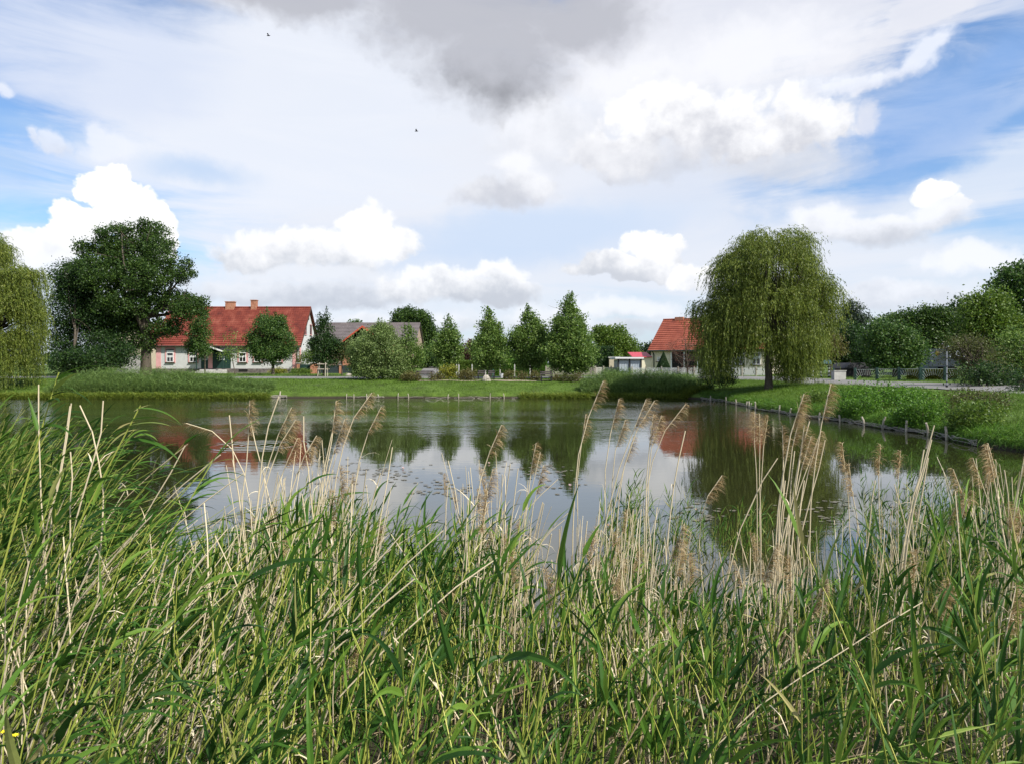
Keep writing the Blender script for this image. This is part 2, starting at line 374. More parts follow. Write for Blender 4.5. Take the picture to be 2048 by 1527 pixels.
def strip(name, left, right, mt, lift=.045, n=60):
    """road sheet between two polylines, following the ground"""
    def res(p):
        p = np.array(p, float); s = np.r_[0, np.cumsum(np.linalg.norm(np.diff(p, axis=0), axis=1))]; t = np.linspace(0, s[-1], n)
        return np.c_[np.interp(t, s, p[:, 0]), np.interp(t, s, p[:, 1])]
    l, r = res(left), res(right); k = 6
    pts = np.concatenate([(l + (r - l) * j / (k - 1))[None] for j in range(k)]).transpose(1, 0, 2)
    z = G(pts[..., 0], pts[..., 1]) + lift
    a = Acc(); i = (np.arange(n - 1)[:, None] * k + np.arange(k - 1)[None]).ravel()
    a.add(np.dstack([pts, z]).reshape(-1, 3), np.c_[i, i + 1, i + k + 1, i + k])
    return tag(a.build(name, mt, smooth=True), kind='structure')
strip('village_road', [(-90, 61.6), (0, 61.6), (17, 61.0), (19.5, 57), (20.2, 45), (20.8, 35), (20.4, 20), (20.4, 2)],
      [(-90, 66.6), (0, 66.6), (21, 66.6), (25, 62), (25.8, 50), (26.4, 38), (26, 20), (26, 2)], M_ASPH, n=220)
strip('side_lane', [(-11.5, 66.9), (-10.6, 74), (-12, 90), (-14, 112)], [(-6.5, 66.9), (-8.2, 74), (-9.2, 90), (-10.5, 112)], M_ASPH, lift=.06)
strip('gravel_path', [(6, 58.2), (0, 57.7), (-8, 57.6)], [(6, 58.9), (0, 58.5), (-8, 58.4)], mat('sandy_path', [(.26,.22,.15),(.36,.31,.23)], scale=3), lift=.05, n=30)

# ------------------------------------------------------------------ plants
def rot_dirs(n, rng, up=.0):
    v = rng.normal(size=(n, 3)); v[:, 2] += up; return v / np.linalg.norm(v, axis=1)[:, None]
def add_leaves(acc, c, rng, size, asp=.5, up=-.15, d=None, droop=0.0):
    """one small bent leaf quad per centre"""
    n = len(c); d = rot_dirs(n, rng, up) if d is None else d
    s = np.cross(d, rot_dirs(n, rng)); s /= np.linalg.norm(s, axis=1)[:, None] + 1e-9
    l = size * rng.uniform(.65, 1.35, n)[:, None]
    v = np.stack([c - d * l * .5, c + s * l * asp * .5, c + d * l * .5, c - s * l * asp * .5], 1)
    acc.add(v.reshape(-1, 3), np.arange(n * 4).reshape(-1, 4))
def clumps(rng, lobes, dens, nleaf, spread, acc, size, asp=.5, shell=.45, up=-.15, minz=None, flat=.75):
    cs = []
    for (cx, cy, cz, rx, ry, rz) in lobes:
        n = max(3, int(dens * (rx * ry * rz) ** (2/3)))
        d = rot_dirs(n, rng); u = (shell + (1 - shell) * rng.random(n)) * (1 + .10 * np.sin(d[:, 0] * 5 + cx) * np.sin(d[:, 2] * 6 + cz) + .06 * rng.normal(size=n))
        cs.append(np.array([cx, cy, cz]) + d * u[:, None] * np.array([rx, ry, rz]))
    c = np.concatenate(cs)
    if minz is not None: c = c[c[:, 2] > minz]
    k = rng.integers(int(nleaf * .5), int(nleaf * 1.5), len(c)); p = np.repeat(c, k, 0)
    sp = np.repeat(spread * rng.uniform(.6, 1.4, len(c)), k)[:, None]
    p = p + np.clip(rng.normal(size=p.shape), -1.9, 1.9) * sp * np.array([1, 1, flat])
    add_leaves(acc, p, rng, size, asp, up)
    return c
def limb(rng, a, b, r0, r1, acc, sag=.08, k=5, n=6):
    a, b = np.array(a, float), np.array(b, float); t = np.linspace(0, 1, n)[:, None]; L = np.linalg.norm(b - a)
    p = a + (b - a) * t + np.sin(t * math.pi) * rng.normal(size=3) * L * sag
    acc.tube(p, np.linspace(r0, r1, n), k)
def pl(px, py, rx, ry, Y, dep=None, off=0.0):
    """lobe from photo pixels at distance Y"""
    s = Y / F; rr = rx * s
    return (X(px, Y), Y + off, Z(py, Y), rr, (dep if dep is not None else rr), ry * s)
def tree(name, label, lobes, base, lmat, seed=1, dens=60, nleaf=26, spread=.35, size=.16, asp=.55, trunk_r=.2, fork=None, bark=None,
         limbs=8, cat='tree', group=None, shell=.45, up=-.15, minz=None, spikes=0, flat=.75, lean=0.0):
    rng = np.random.default_rng(seed); bx, by = base; bz = g(bx, by) - .1
    t = thing(name, (bx, by, bz), label, cat, group); cr = Acc(); tr = Acc()
    c = clumps(rng, lobes, dens, nleaf, spread, cr, size, asp, shell, up, minz, flat)
    if spikes:                                     # shoots that stick out of the outline
        top = c[np.argsort(-(c[:, 2] + rng.normal(size=len(c)) * .8))][:spikes * 3][::3]
        for q in top:
            n = int(nleaf * 1.1); h = rng.uniform(.3, .9)
            z = rng.random(n); p = q + np.c_[rng.normal(size=n) * .09 * (1.2 - z), rng.normal(size=n) * .09 * (1.2 - z), z * h]
            add_leaves(cr, p, rng, size, asp, .2)
    zc = min(l[2] - l[5] for l in lobes)
    fz = fork if fork is not None else max(bz + .6, zc + .25)
    top = max(lobes, key=lambda l: l[2] + l[5]); tip = np.array([top[0], top[1], top[2] + top[5] * .6])
    n = 9; tt = np.linspace(0, 1, n)[:, None]; p0 = np.array([bx, by, bz]); pf = np.array([bx + lean, by, fz])
    path = np.vstack([p0 + (pf - p0) * np.linspace(0, 1, 4)[:, None], pf + (tip - pf) * np.linspace(.2, 1, 6)[:, None] + rng.normal(size=(6, 3)) * .06])
    rads = np.r_[trunk_r * 1.25, trunk_r, trunk_r * .93, trunk_r * .88, np.linspace(trunk_r * .8, trunk_r * .12, 6)]
    tr.tube(path, rads, 8)
    for i in range(limbs):
        l = lobes[i % len(lobes)]; e = np.array(l[:3]) + rot_dirs(1, rng)[0] * np.array(l[3:]) * .7
        s = path[3 + int(rng.integers(0, 3))]
        limb(rng, s, e, trunk_r * .45, trunk_r * .08, tr)
        for _ in range(2): m = s + (e - s) * rng.uniform(.4, .8); limb(rng, m, m + rot_dirs(1, rng, .3)[0] * np.linalg.norm(e - s) * .45, trunk_r * .18, trunk_r * .04, tr, k=4, n=4)
    tr.build('trunk', bark or M_BARK, t, smooth=True); cr.build('crown', lmat, t); return t
def conic(px, ytop, ybot, hw, Y, seed=0, wmax=.62, n=7):
    """lobes of a pointed young lime tree"""
    rng = np.random.default_rng(seed); out = []; H = ybot - ytop
    for i in range(n):
        f = (i + .7) / n; w = hw * (f / wmax) ** .85 if f < wmax else hw * (1 - .35 * ((f - wmax) / (1 - wmax)) ** 2)
        out.append(pl(px + rng.normal() * hw * .04, ytop + f * H * .93, w * .85, H / n * .95, Y, off=rng.normal() * .15))
        if f > .35:
            for s in (-1, 1): out.append(pl(px + s * w * .62, ytop + f * H * .93 + rng.normal() * 5, w * .45, H / n * .9, Y, off=rng.normal() * .6))
    return out
# ------------------------------------------------------------------ buildings
def courses(acc, e0, e1, r0, r1, n=16, th=.05, lap=.03):
    """tiled roof plane from eave line e0-e1 to ridge line r0-r1, as overlapping courses"""
    e0, e1, r0, r1 = (np.array(p, float) for p in (e0, e1, r0, r1))
    nrm = np.cross(e1 - e0, r0 - e0); nrm /= np.linalg.norm(nrm)
    if nrm[2] < 0: nrm = -nrm
    for i in range(n):
        a, b = i / n, min(1, (i + 1) / n + .25 / n)
        p = [e0 + (r0 - e0) * a, e1 + (r1 - e1) * a, e1 + (r1 - e1) * b, e0 + (r0 - e0) * b]
        lo = [p[0] + nrm * .01, p[1] + nrm * .01, p[2] - nrm * .02, p[3] - nrm * .02]
        hi = [p[0] + nrm * (th + lap), p[1] + nrm * (th + lap), p[2] + nrm * .012, p[3] + nrm * .012]
        acc.hexa(lo + hi)
def windo(par, x, y, z0, w, h, curtain=True, sill=True, name='window', surround=None, frame_mat=None):
    """window in a wall that faces -y; y is the wall's outer face"""
    a = Acc(); t = .07
    for c, d in (((x, y - .01, z0 + t/2), (w, .09, t)), ((x, y - .01, z0 + h - t/2), (w, .09, t)), ((x - w/2 + t/2, y - .01, z0 + h/2), (t, .09, h - 2*t)), ((x + w/2 - t/2, y - .01, z0 + h/2), (t, .09, h - 2*t)),
                 ((x, y - .005, z0 + h*.33), (.06, .07, h*.60 - t)), ((x, y - .005, z0 + h*.66), (w - 2*t, .072, .06))): a.box(c, d)
    o = a.build(name, frame_mat or M_WHITE, par)
    p = Acc().box((x, y + .0, z0 + h/2), (w - .02, .03, h - .02)).build('pane', M_GLASS, None)
    subparent(p, o)
    if curtain:
        cu = Acc().box((x, y - .02, z0 + h*.56), (w - 2*t - .02, .012, h*.16)).build('curtain', mat('net_curtain', [(.55,.56,.57)]), None); subparent(cu, o)
    if sill:
        si = Acc().box((x, y - .07, z0 - .05), (w + .3, .16, .07)).build('sill', mat('sill_brown', [(.06,.035,.03)]), None); subparent(si, o)
    return o
def subparent(c, p):
    c.parent = p; c.matrix_parent_inverse.identity()
    w = Vector(p.location) + (Vector(p.parent.location) if p.parent else Vector((0, 0, 0)))
    c.location = -w if w.length > 1e-9 else (0, 0, 0)

def farmhouse():
    x0, x1, y0, y1 = -44.3, -26.5, 85.0, 93.0; zb = 1.55; ze = 5.02; zr = 10.05; yr = 89.0
    h = thing('farmhouse', (x0, y0, zb), 'long white farmhouse with steep red tiled roof and two brick chimneys', 'house')
    w = Acc(); w.box(((x0+x1)/2, (y0+y1)/2, (2.15+ze)/2), (x1-x0-.04, y1-y0-.04, ze-2.15))
    for xx, s in ((x0, 1), (x1, -1)):
        a, b = sorted((xx + s*.02, xx + s*.32)); w.hexa([(a, y0+.02, ze), (b, y0+.02, ze), (b, y1-.02, ze), (a, y1-.02, ze), (a, yr-.05, zr-.15), (b, yr-.05, zr-.15), (b, yr+.05, zr-.15), (a, yr+.05, zr-.15)])
    w.build('wall', M_PLASTER, h)
    Acc().box(((x0+x1)/2, (y0+y1)/2, 1.6), (x1-x0+.12, y1-y0+.12, 1.12)).build('plinth', M_STONE, h)
    r = Acc(); o = .28
    courses(r, (x0-o, y0-.32, ze-.06), (x1+o, y0-.32, ze-.06), (x0-o, yr, zr+.05), (x1+o, yr, zr+.05), n=19)
    courses(r, (x0-o, y1+.32, ze-.06), (x1+o, y1+.32, ze-.06), (x0-o, yr, zr+.05), (x1+o, yr, zr+.05), n=19)
    r.tube([(x0-o, yr, zr+.06), (x1+o, yr, zr+.06)], .14, 8)
    roof = r.build('roof', M_TILE, h)
    for cx, cw, hh in ((-36.7, 1.15, .75), (-33.6, .72, .95)):
        c = Acc().box((cx, yr, zr + hh/2 - .2), (cw, .6, hh + .4)).box((cx, yr, zr + hh + .04), (cw+.12, .72, .09)); c = c.build('chimney', M_BRICK, None); subparent(c, roof)
    v = Acc()
    for s in (-1, 1):
        yy = yr + s*4.34
        v.hexa([(x1+o, yy, ze-.28), (x1+o+.05, yy, ze-.28), (x1+o+.05, yr, zr-.18), (x1+o, yr, zr-.18), (x1+o, yy, ze-.05), (x1+o+.05, yy, ze-.05), (x1+o+.05, yr, zr+.06), (x1+o, yr, zr+.06)])
    v.build('verge_board', mat('brown_board', [(.07,.035,.025)]), h)
    Acc().tube([(x0-.3, y0-.42, ze-.08), (x1+.3, y0-.42, ze-.12)], .075, 8).tube([(x1-.25, y0-.40, ze-.12), (x1-.22, y0-.12, ze-.5), (x1-.22, y0-.12, 1.6)], .05, 6).build('gutter', mat('copper_gutter', [(.06,.04,.035)], rough=.5), h)
    p = Acc()
    for xx, ww in ((x0+.28, .6), (x1-.55, .55)): p.box((xx, y0-.005, 3.55), (ww, .05, 2.85))
    p.box((x1+.005, y0+.35, 3.55), (.05, .7, 2.85)).box((X(420, 85), y0-.005, 3.35), (.66, .05, 2.5)); p.build('pilaster', M_PINK, h)
    def surround(cx, z0, w, hh):
        a = Acc()
        for s in (-1, 1): a.box((cx + s*(w/2+.11), y0-.01, z0+hh/2), (.2, .06, hh+.3))
        a.box((cx, y0-.01, z0+hh+.1), (w+.015, .058, .19)); a.build('window_surround', M_PINK, h)
    for cx in (X(340.5, 85), X(386.5, 85), X(485.5, 85), X(515.5, 85), X(556, 85)):
        surround(cx, 2.98, .86, 1.62); windo(h, cx, y0-.03, 2.98, .86, 1.18)
        b = Acc(); b.box((cx, y0-.035, 4.28), (.86, .05, .22)).build('blind_box', M_WHITE, h); Acc().box((cx, y0-.07, 4.50), (1.0, .12, .07)).build('lintel', M_DARK, h)
    for cx, ww, nm in ((X(409.5, 85), .86, 'side_door'), (X(443.5, 85), 2.25, 'front_door')):
        d = Acc().box((cx, y0-.02, 3.15), (ww, .06, 2.3)).build(nm, M_DGREEN, h)
        a = Acc(); wz = 3.30 if ww < 1 else 3.25; wc = cx + (.06 if ww < 1 else .05)
        for c, dd in (((wc, y0-.06, wz), (.56, .03, .06)), ((wc, y0-.06, wz+.8), (.56, .03, .06)), ((wc-.28, y0-.06, wz+.4), (.05, .032, .86)), ((wc+.28, y0-.06, wz+.4), (.05, .032, .86)), ((wc, y0-.06, wz+.4), (.04, .028, .8)), ((wc, y0-.06, wz+.4), (.54, .03, .04))): a.box(c, dd)
        q = a.build('door_window', M_WHITE, None); subparent(q, d)
    # porch: low gabled canopy with a white barge board, and steps in front
    c = Acc(); xa, xm, xb = X(402, 85), X(421, 85), X(457, 85)
    c.poly_prism([(xa, 4.3), (xm, 5.0), (xb, 4.28), (xb, 4.18), (xm, 4.88), (xa, 4.2)], y0-1.5, y0-.05); por = c.build('porch_roof', mat('porch_felt', [(.06,.055,.055)]), h)
    c = Acc().poly_prism([(xm, 4.90), (xm, 5.07), (xb, 4.33), (xb, 4.16)], y0-1.56, y0-1.515).poly_prism([(xm, 4.90), (xm, 5.07), (xa, 4.35), (xa, 4.18)], y0-1.56, y0-1.515).build('barge_board', M_WHITE, None); subparent(c, por)
    Acc().box((xb-.1, y0-1.45, 3.15), (.1, .1, 2.1)).box((xa+.1, y0-1.45, 3.15), (.1, .1, 2.1)).build('porch_post', M_DGREEN, h)
    s = Acc(); cx = X(422, 84)
    for k in range(4): s.box((cx, y0-.35-k*.32, 1.98-k*.14), (3.2+k*.25, .5+.1*k, .16))
    s.box((cx, y0-.8, 1.65), (3.15, 1.2, .5)); s.build('steps', M_CONC, h)
    Acc().box((X(487, 85), y0-.075, 1.95), (1.1, .05, .28)).build('cellar_window', M_DARK, h)
    # openings in the gable end, which faces the pond's east side
    for yy, zz, ww, hh in ((87.6, 6.55, .75, 1.45), (89.9, 6.6, .75, 1.3), (88.9, 8.5, .35, .35), (86.2, 5.9, .3, .35), (91.6, 5.9, .3, .35)):
        f = Acc().box((x1+.01, yy, zz+hh/2), (.05, ww, hh)).build('gable_window', M_DARK if ww < .5 else M_GLASS, h)
        if ww > .5: q = Acc().box((x1+.04, yy, zz+hh/2), (.03, .05, hh)).box((x1+.04, yy, zz+hh+.03), (.05, ww+.1, .06)).box((x1+.05, yy, zz-.04), (.1, ww+.15, .07)).build('frame', M_PINK, None); subparent(q, f)
farmhouse()

def gabled(name, label, cat, x0, x1, y0, y1, zb, ze, zr, wall, roofm, axis='x', over=.3, n=14, extra=None):
    """plain building; ridge along x or along y"""
    h = thing(name, ((x0+x1)/2, y0, zb), label, cat); w = Acc(); w.box(((x0+x1)/2, (y0+y1)/2, (zb+ze)/2), (x1-x0, y1-y0, ze-zb)); r = Acc()
    if axis == 'x':
        ym = (y0+y1)/2; s = (zr-ze)/(ym-y0)
        for xx in (x0+.01, x1-.26): w.hexa([(xx, y0+.02, ze), (xx+.25, y0+.02, ze), (xx+.25, y1-.02, ze), (xx, y1-.02, ze), (xx, ym-.05, zr-.12), (xx+.25, ym-.05, zr-.12), (xx+.25, ym+.05, zr-.12), (xx, ym+.05, zr-.12)])
        for yy in (y0-over, y1+over): courses(r, (x0-over, yy, ze-s*over), (x1+over, yy, ze-s*over), (x0-over, ym, zr), (x1+over, ym, zr), n)
        r.tube([(x0-over, ym, zr+.03), (x1+over, ym, zr+.03)], .12, 6)
    else:
        xm = (x0+x1)/2; s = (zr-ze)/(xm-x0)
        w.poly_prism([(x0+.01, ze), (x1-.01, ze), (xm, zr-.1)], y0+.005, y0+.25)
        for xx in (x0-over, x1+over): courses(r, (xx, y0-over, ze-s*over), (xx, y1+over, ze-s*over), (xm, y0-over, zr), (xm, y1+over, zr), n)
        r.tube([(xm, y0-over, zr+.03), (xm, y1+over, zr+.03)], .12, 6)
    w.build('wall', wall, h); r.build('roof', roofm, h); return h
b = gabled('barn', 'long barn with grey roof behind the round silvery bush', 'barn', X(640, 112), X(836, 112), 108, 118, 2.3, 6.2, Z(647, 113), mat('barn_wall', [(.24,.17,.13),(.34,.26,.2)]), M_SLATE, over=.25)
b = gabled('brick_house', 'red brick gable of a house in front of the grey barn roof', 'house', X(683, 100), X(769, 100), 100, 107.9, 2.0, Z(688, 100), Z(655, 100), M_BRICK, M_TILE, axis='y', over=.35)
vb = Acc(); xm = X(726, 100)
vb.poly_prism([(X(679, 100), 5.55), (xm, 8.12), (X(773, 100), 5.55), (X(773, 100), 5.8), (xm, 8.42), (X(679, 100), 5.8)], 99.5, 99.62); vb.build('verge_board', mat('red_board', [(.42,.07,.04)]), b)
windo(b, xm - 1, 99.98, 2.9, 1.0, 1.3); windo(b, xm + 1.3, 99.98, 2.9, 1.0, 1.3)
b = gabled('outbuilding', 'beige gabled outbuilding behind the big oak, left of the white farmhouse', 'building', X(214, 97), X(300, 97), 97, 108, 1.6, Z(690, 97), Z(643, 97), mat('beige_plaster', [(.38,.32,.23),(.46,.40,.30)]), M_TILE, axis='y', over=.2)
Acc().box((X(262, 97), 96.99, 5.6), (.9, .05, 1.1)).build('window', M_DARK, b)
w = thing('garden_wall', (X(265, 78), 78, g(X(265, 78), 78)), 'low whitish plastered garden wall behind the oak trunk', 'wall')
Acc().box((X(262, 78), 78, 2.5), (X(298, 78) - X(232, 78), .25, 2.2)).build('wall_body', M_CONC, w)
Acc().box((X(262, 78), 78, 3.64), (X(298, 78) - X(232, 78) + .1, .35, .08)).build('coping', M_CONC, w)

# gates and brick piers right of the farmhouse
def pier(px, wpx, ytop, label):
    Y = 81; x = X(px, Y); w = wpx / F * Y; zt = Z(ytop, Y); zb = g(x, Y) - .1
    t = thing('brick_pier', (x, Y, zb), label, 'gate pier', 'brick piers of the yard gates')
    Acc().box((x, Y, (zb+zt)/2), (w, w*.8, zt-zb)).build('shaft', M_BRICK, t); Acc().box((x, Y, zt+.04), (w+.12, w*.8+.12, .08)).build('cap', M_CONC, t)
pier(596.5, 5, 727, 'brick gate pier standing against the corner of the white farmhouse')
pier(628, 12, 727, 'broad brick gate pier right of the green gate')
pier(681, 5, 730, 'slim red brick gate pier between two dark gates')
pier(730, 7, 731, 'brick gate pier half hidden by the silvery bush')
def gate(pa, pb, ytop, label, m):
    Y = 81; xa, xb = X(pa, Y), X(pb, Y); zb = g((xa+xb)/2, Y) + .06; zt = Z(ytop, Y)
    t = thing('yard_gate', ((xa+xb)/2, Y, zb), label, 'gate', 'closed yard gates'); n = max(4, int((xb-xa)/.14)); a = Acc()
    for i in range(n): a.box((xa + (i+.5)*(xb-xa)/n, Y, (zb+zt)/2), ((xb-xa)/n*.93, .03, zt-zb))
    a.build('boards', m, t); Acc().box(((xa+xb)/2, Y+.04, zb+.3), (xb-xa, .04, .1)).box(((xa+xb)/2, Y+.04, zt-.3), (xb-xa, .04, .1)).build('rail', m, t)
gate(600, 621, 729, 'dark green board gate beside the white farmhouse gable', M_DGREEN)
gate(635.5, 678, 731, 'wide dark gate behind the young tree with support posts', mat('gate_slate', [(.02,.03,.035),(.03,.045,.05)]))
gate(684.5, 726, 731, 'dark gate nearest to the silvery bush', mat('gate_slate', [(.02,.03,.035)]))

# house on the right, half behind the willow
def cream_house():
    # built square to the axes round its front left corner, then turned 30 degrees
    cx, cy, zb = X(1302, 78), 78.0, 1.45; ze = Z(700, 78); zr = Z(640.5, 82.8); Lh, D = 12.6, 11.0
    x0, x1, y0, y1 = cx, cx + Lh, cy, cy + D; ym = cy + D/2
    h = thing('cream_house', (cx, cy, zb), 'cream house with orange-red tiled roof left of the big willow', 'house')
    w = Acc().box(((x0+x1)/2, ym, (zb+ze)/2), (Lh, D, ze-zb))
    for xx in (x0+.01, x1-.26): w.hexa([(xx, y0+.02, ze), (xx+.25, y0+.02, ze), (xx+.25, y1-.02, ze), (xx, y1-.02, ze), (xx, ym-.05, zr-.12), (xx+.25, ym-.05, zr-.12), (xx+.25, ym+.05, zr-.12), (xx, ym+.05, zr-.12)])
    w.build('wall', M_CREAM, h)
    r = Acc(); o = .3
    for yy in (y0-.35, y1+.35): courses(r, (x0-o, yy, ze-.12), (x1+o, yy, ze-.12), (x0-o, ym, zr), (x1+o, ym, zr), 16)
    r.tube([(x0-o, ym, zr+.04), (x1+o, ym, zr+.04)], .12, 6)
    roof = r.build('roof', M_TILE2, h)
    q = Acc().box((x0+1.7, ym, zr+.1), (1.0, .6, .4)).build('chimney', M_BRICK, None); subparent(q, roof)
    Acc().tube([(x0-.3, y0-.45, ze-.12), (x1+.3, y0-.45, ze-.14)], .08, 6).tube([(x0+.3, y0-.45, ze-.15), (x0+.35, y0-.1, ze-.5), (x0+.4, y0-.1, 1.5)], .06, 6).build('gutter', M_DGREEN, h)
    xa, xb = x0+2.4, x0+6.8
    Acc().box(((xa+xb)/2, y0-.02, 2.85), (xb-xa, .1, 2.4)).build('veranda_shade_panel', M_DARK, h)  # near-black panel on the wall stands in for the veranda's shaded depth
    for k in range(4): Acc().box((xa+(xb-xa)*k/3, y0-.14, 2.85), (.12, .12, 2.6)).build('veranda_post', M_WHITE, h)
    Acc().box(((xa+xb)/2, y0-.13, 2.2), (xb-xa, .06, .07)).build('veranda_rail', M_WHITE, h)
    windo(h, x0+.95, y0-.03, 3.0, .4, .45, curtain=False)
    for k in (8.0, 9.8, 11.5): windo(h, x0+k, y0-.03, 2.6, .9, 1.3)
    h.rotation_euler = (0, 0, -math.radians(30))
cream_house()
# garage with corrugated doors, and the small buildings behind it
Yg = 68; t = thing('garage', (X(1263, Yg), Yg, 1.4), 'low garage with grey corrugated doors and pale flat roof', 'garage')
zt = Z(718, Yg); xa, xb = X(1236, Yg), X(1283, Yg); a = Acc()
a.box(((xa+xb)/2, Yg+1.6, (1.4+zt)/2), (xb-xa-.1, 2.9, zt-1.4-.1)); a.build('wall', M_CONC, t)
for q0, q1 in ((1238, 1258), (1260, 1281)):
    a = Acc(); n = 12; u0, u1 = X(q0, Yg), X(q1, Yg)
    for i in range(n): a.box((u0+(i+.5)*(u1-u0)/n, Yg+.06-(i % 2)*.03, (1.45+zt)/2-.1), ((u1-u0)/n*.98, .05, zt-1.6))
    a.build('door', mat('corrugated_metal', [(.33,.37,.42),(.42,.46,.50)], rough=.45), t)
for q in (1236.5, 1259, 1282): Acc().box((X(q, Yg), Yg-.02, (1.4+zt)/2), (.13, .13, zt-1.4)).build('post', M_BLACK, t)
Acc().box((X(1258, Yg), Yg+1.4, zt+.1), (X(1286, Yg)-X(1229, Yg), 3.4, .16)).build('roof', mat('pale_roof', [(.62,.62,.62)]), t)
t = thing('shed', (X(1280, 78), 78, 1.5), 'small pale shed with crimson roof between garage and cream house', 'shed')
Acc().box((X(1284, 78), 79.5, 2.5), (2.5, 3, 2.0)).build('wall', M_CREAM, t)
Acc().hexa([(X(1264, 78), 77.8, 3.45), (X(1303, 78), 77.8, 3.45), (X(1303, 78), 81, 4.0), (X(1264, 78), 81, 4.0), (X(1264, 78), 77.8, 3.53), (X(1303, 78), 77.8, 3.53), (X(1303, 78), 81, 4.12), (X(1264, 78), 81, 4.12)]).build('roof', M_REDROOF, t)
t = thing('outhouse', (X(1230, 76), 76, 1.5), 'plastered outhouse wall showing left of the garage', 'building')
Acc().box((X(1230, 74), 76, 2.4), (1.1, 3, 1.9)).build('wall', mat('beige_plaster', [(.38,.32,.23)]), t); Acc().box((X(1230, 74), 76, 3.4), (1.3, 3.2, .12)).build('roof', M_CONC, t)

# grey building with a tall blank front, right side
Yb = 64; t = thing('grey_building', (X(1889, Yb), Yb, 1.4), 'tall blank grey stepped front with a small yellow rayed disc behind the hedge', 'building')
q = lambda px, py: (X(px, Yb), Z(py, Yb))
pan = Acc().poly_prism([q(1859, 733.5), q(1920, 733), q(1920, 721), q(1901, 718), q(1896, 698), q(1859, 698)], Yb, Yb+5).build('upper_wall', mat('grey_cladding', [(.17,.18,.20),(.22,.23,.25)], scale=1), t)
Acc().box((X(1868, Yb), Yb+2.7, 2.0), (X(1880, Yb)-X(1860, Yb), 5, 1.4)).build('lower_wall', mat('bluegrey_wall', [(.18,.21,.27)]), t)
Acc().box((X(1900, Yb), Yb+2.7, 2.0), (X(1920, Yb)-X(1881, Yb), 4.6, 1.35)).build('recess_shade_block', M_DARK, t)  # solid block, its near-black colour stands for shade inside the lower opening
o = bpy.data.meshes.new; s_ = Acc()
cx, cz = q(1874, 707)
s_.tube([(cx, Yb-.05, cz), (cx, Yb-.01, cz)], .14, 14)
for k in range(8): an = k*math.pi/4+.2; s_.box((cx+.2*math.cos(an), Yb-.03, cz+.2*math.sin(an)), (.14, .03, .035), ry=-an)
subparent(s_.build('yellow_disc', mat('disc_yellow', [(.75,.42,.08)]), None), pan)  # yellow disc with short rays set on the upper wall
cx, cz = q(1866, 709); subparent(Acc().box((cx, Yb-.03, cz), (.35, .03, .04), ry=-1.25).box((cx-.1, Yb-.03, cz+.12), (.2, .03, .035), ry=-.7).build('white_mark', M_WHITE, None), pan)

# low buildings behind the sunburst fence
t = thing('pavilion', (X(1645, 62), 62, 1.3), 'small open pavilion with teal roof right of the willow', 'pavilion')
Acc().hexa([(X(1622, 60), 60, 2.62), (X(1664, 60), 60, 2.62), (X(1664, 60), 64, 2.62), (X(1622, 60), 64, 2.62), (X(1630, 62), 61.5, 2.98), (X(1656, 62), 61.5, 2.98), (X(1656, 62), 62.5, 2.98), (X(1630, 62), 62.5, 2.98)]).build('roof', mat('teal_roof', [(.03,.075,.09)]), t)
for px in (1625, 1642, 1658):
    po = Acc().box((X(px, 60.3), 60.3, 2.0), (.11, .11, 1.25)).build('post', M_WHITE, t)
    bd = Acc()
    for k in range(4): bd.box((X(px, 60.3), 60.3, 1.5 + k*.3), (.13, .13, .12))
    subparent(bd.build('dark_band', M_BLACK, None), po)
t = thing('low_shed', (X(1718, 60), 60, 1.3), 'dark low gabled shed behind the sunburst fence', 'shed')
Acc().box((X(1718, 60), 61.5, 1.75), (2.2, 2.8, 1.0)).build('wall', mat('dark_boards', [(.035,.03,.03)]), t)
Acc().poly_prism([(X(1688, 60), 2.2), (X(1703, 60), 2.72), (X(1748, 60), 2.72), (X(1752, 60), 2.2)], 60, 63).build('roof', mat('dark_felt', [(.05,.05,.055)]), t)
t = thing('utility_box', (X(1681, 52.6), 52.6, 1.25), 'pale grey utility box at the left end of the sunburst fence', 'utility box')
Acc().box((X(1681, 52.6), 52.9, 1.68), (.9, .5, .72)).build('cabinet', M_CONC, t); Acc().box((X(1681, 52.6), 52.9, 2.06), (.98, .58, .05)).build('lid', M_CONC, t)

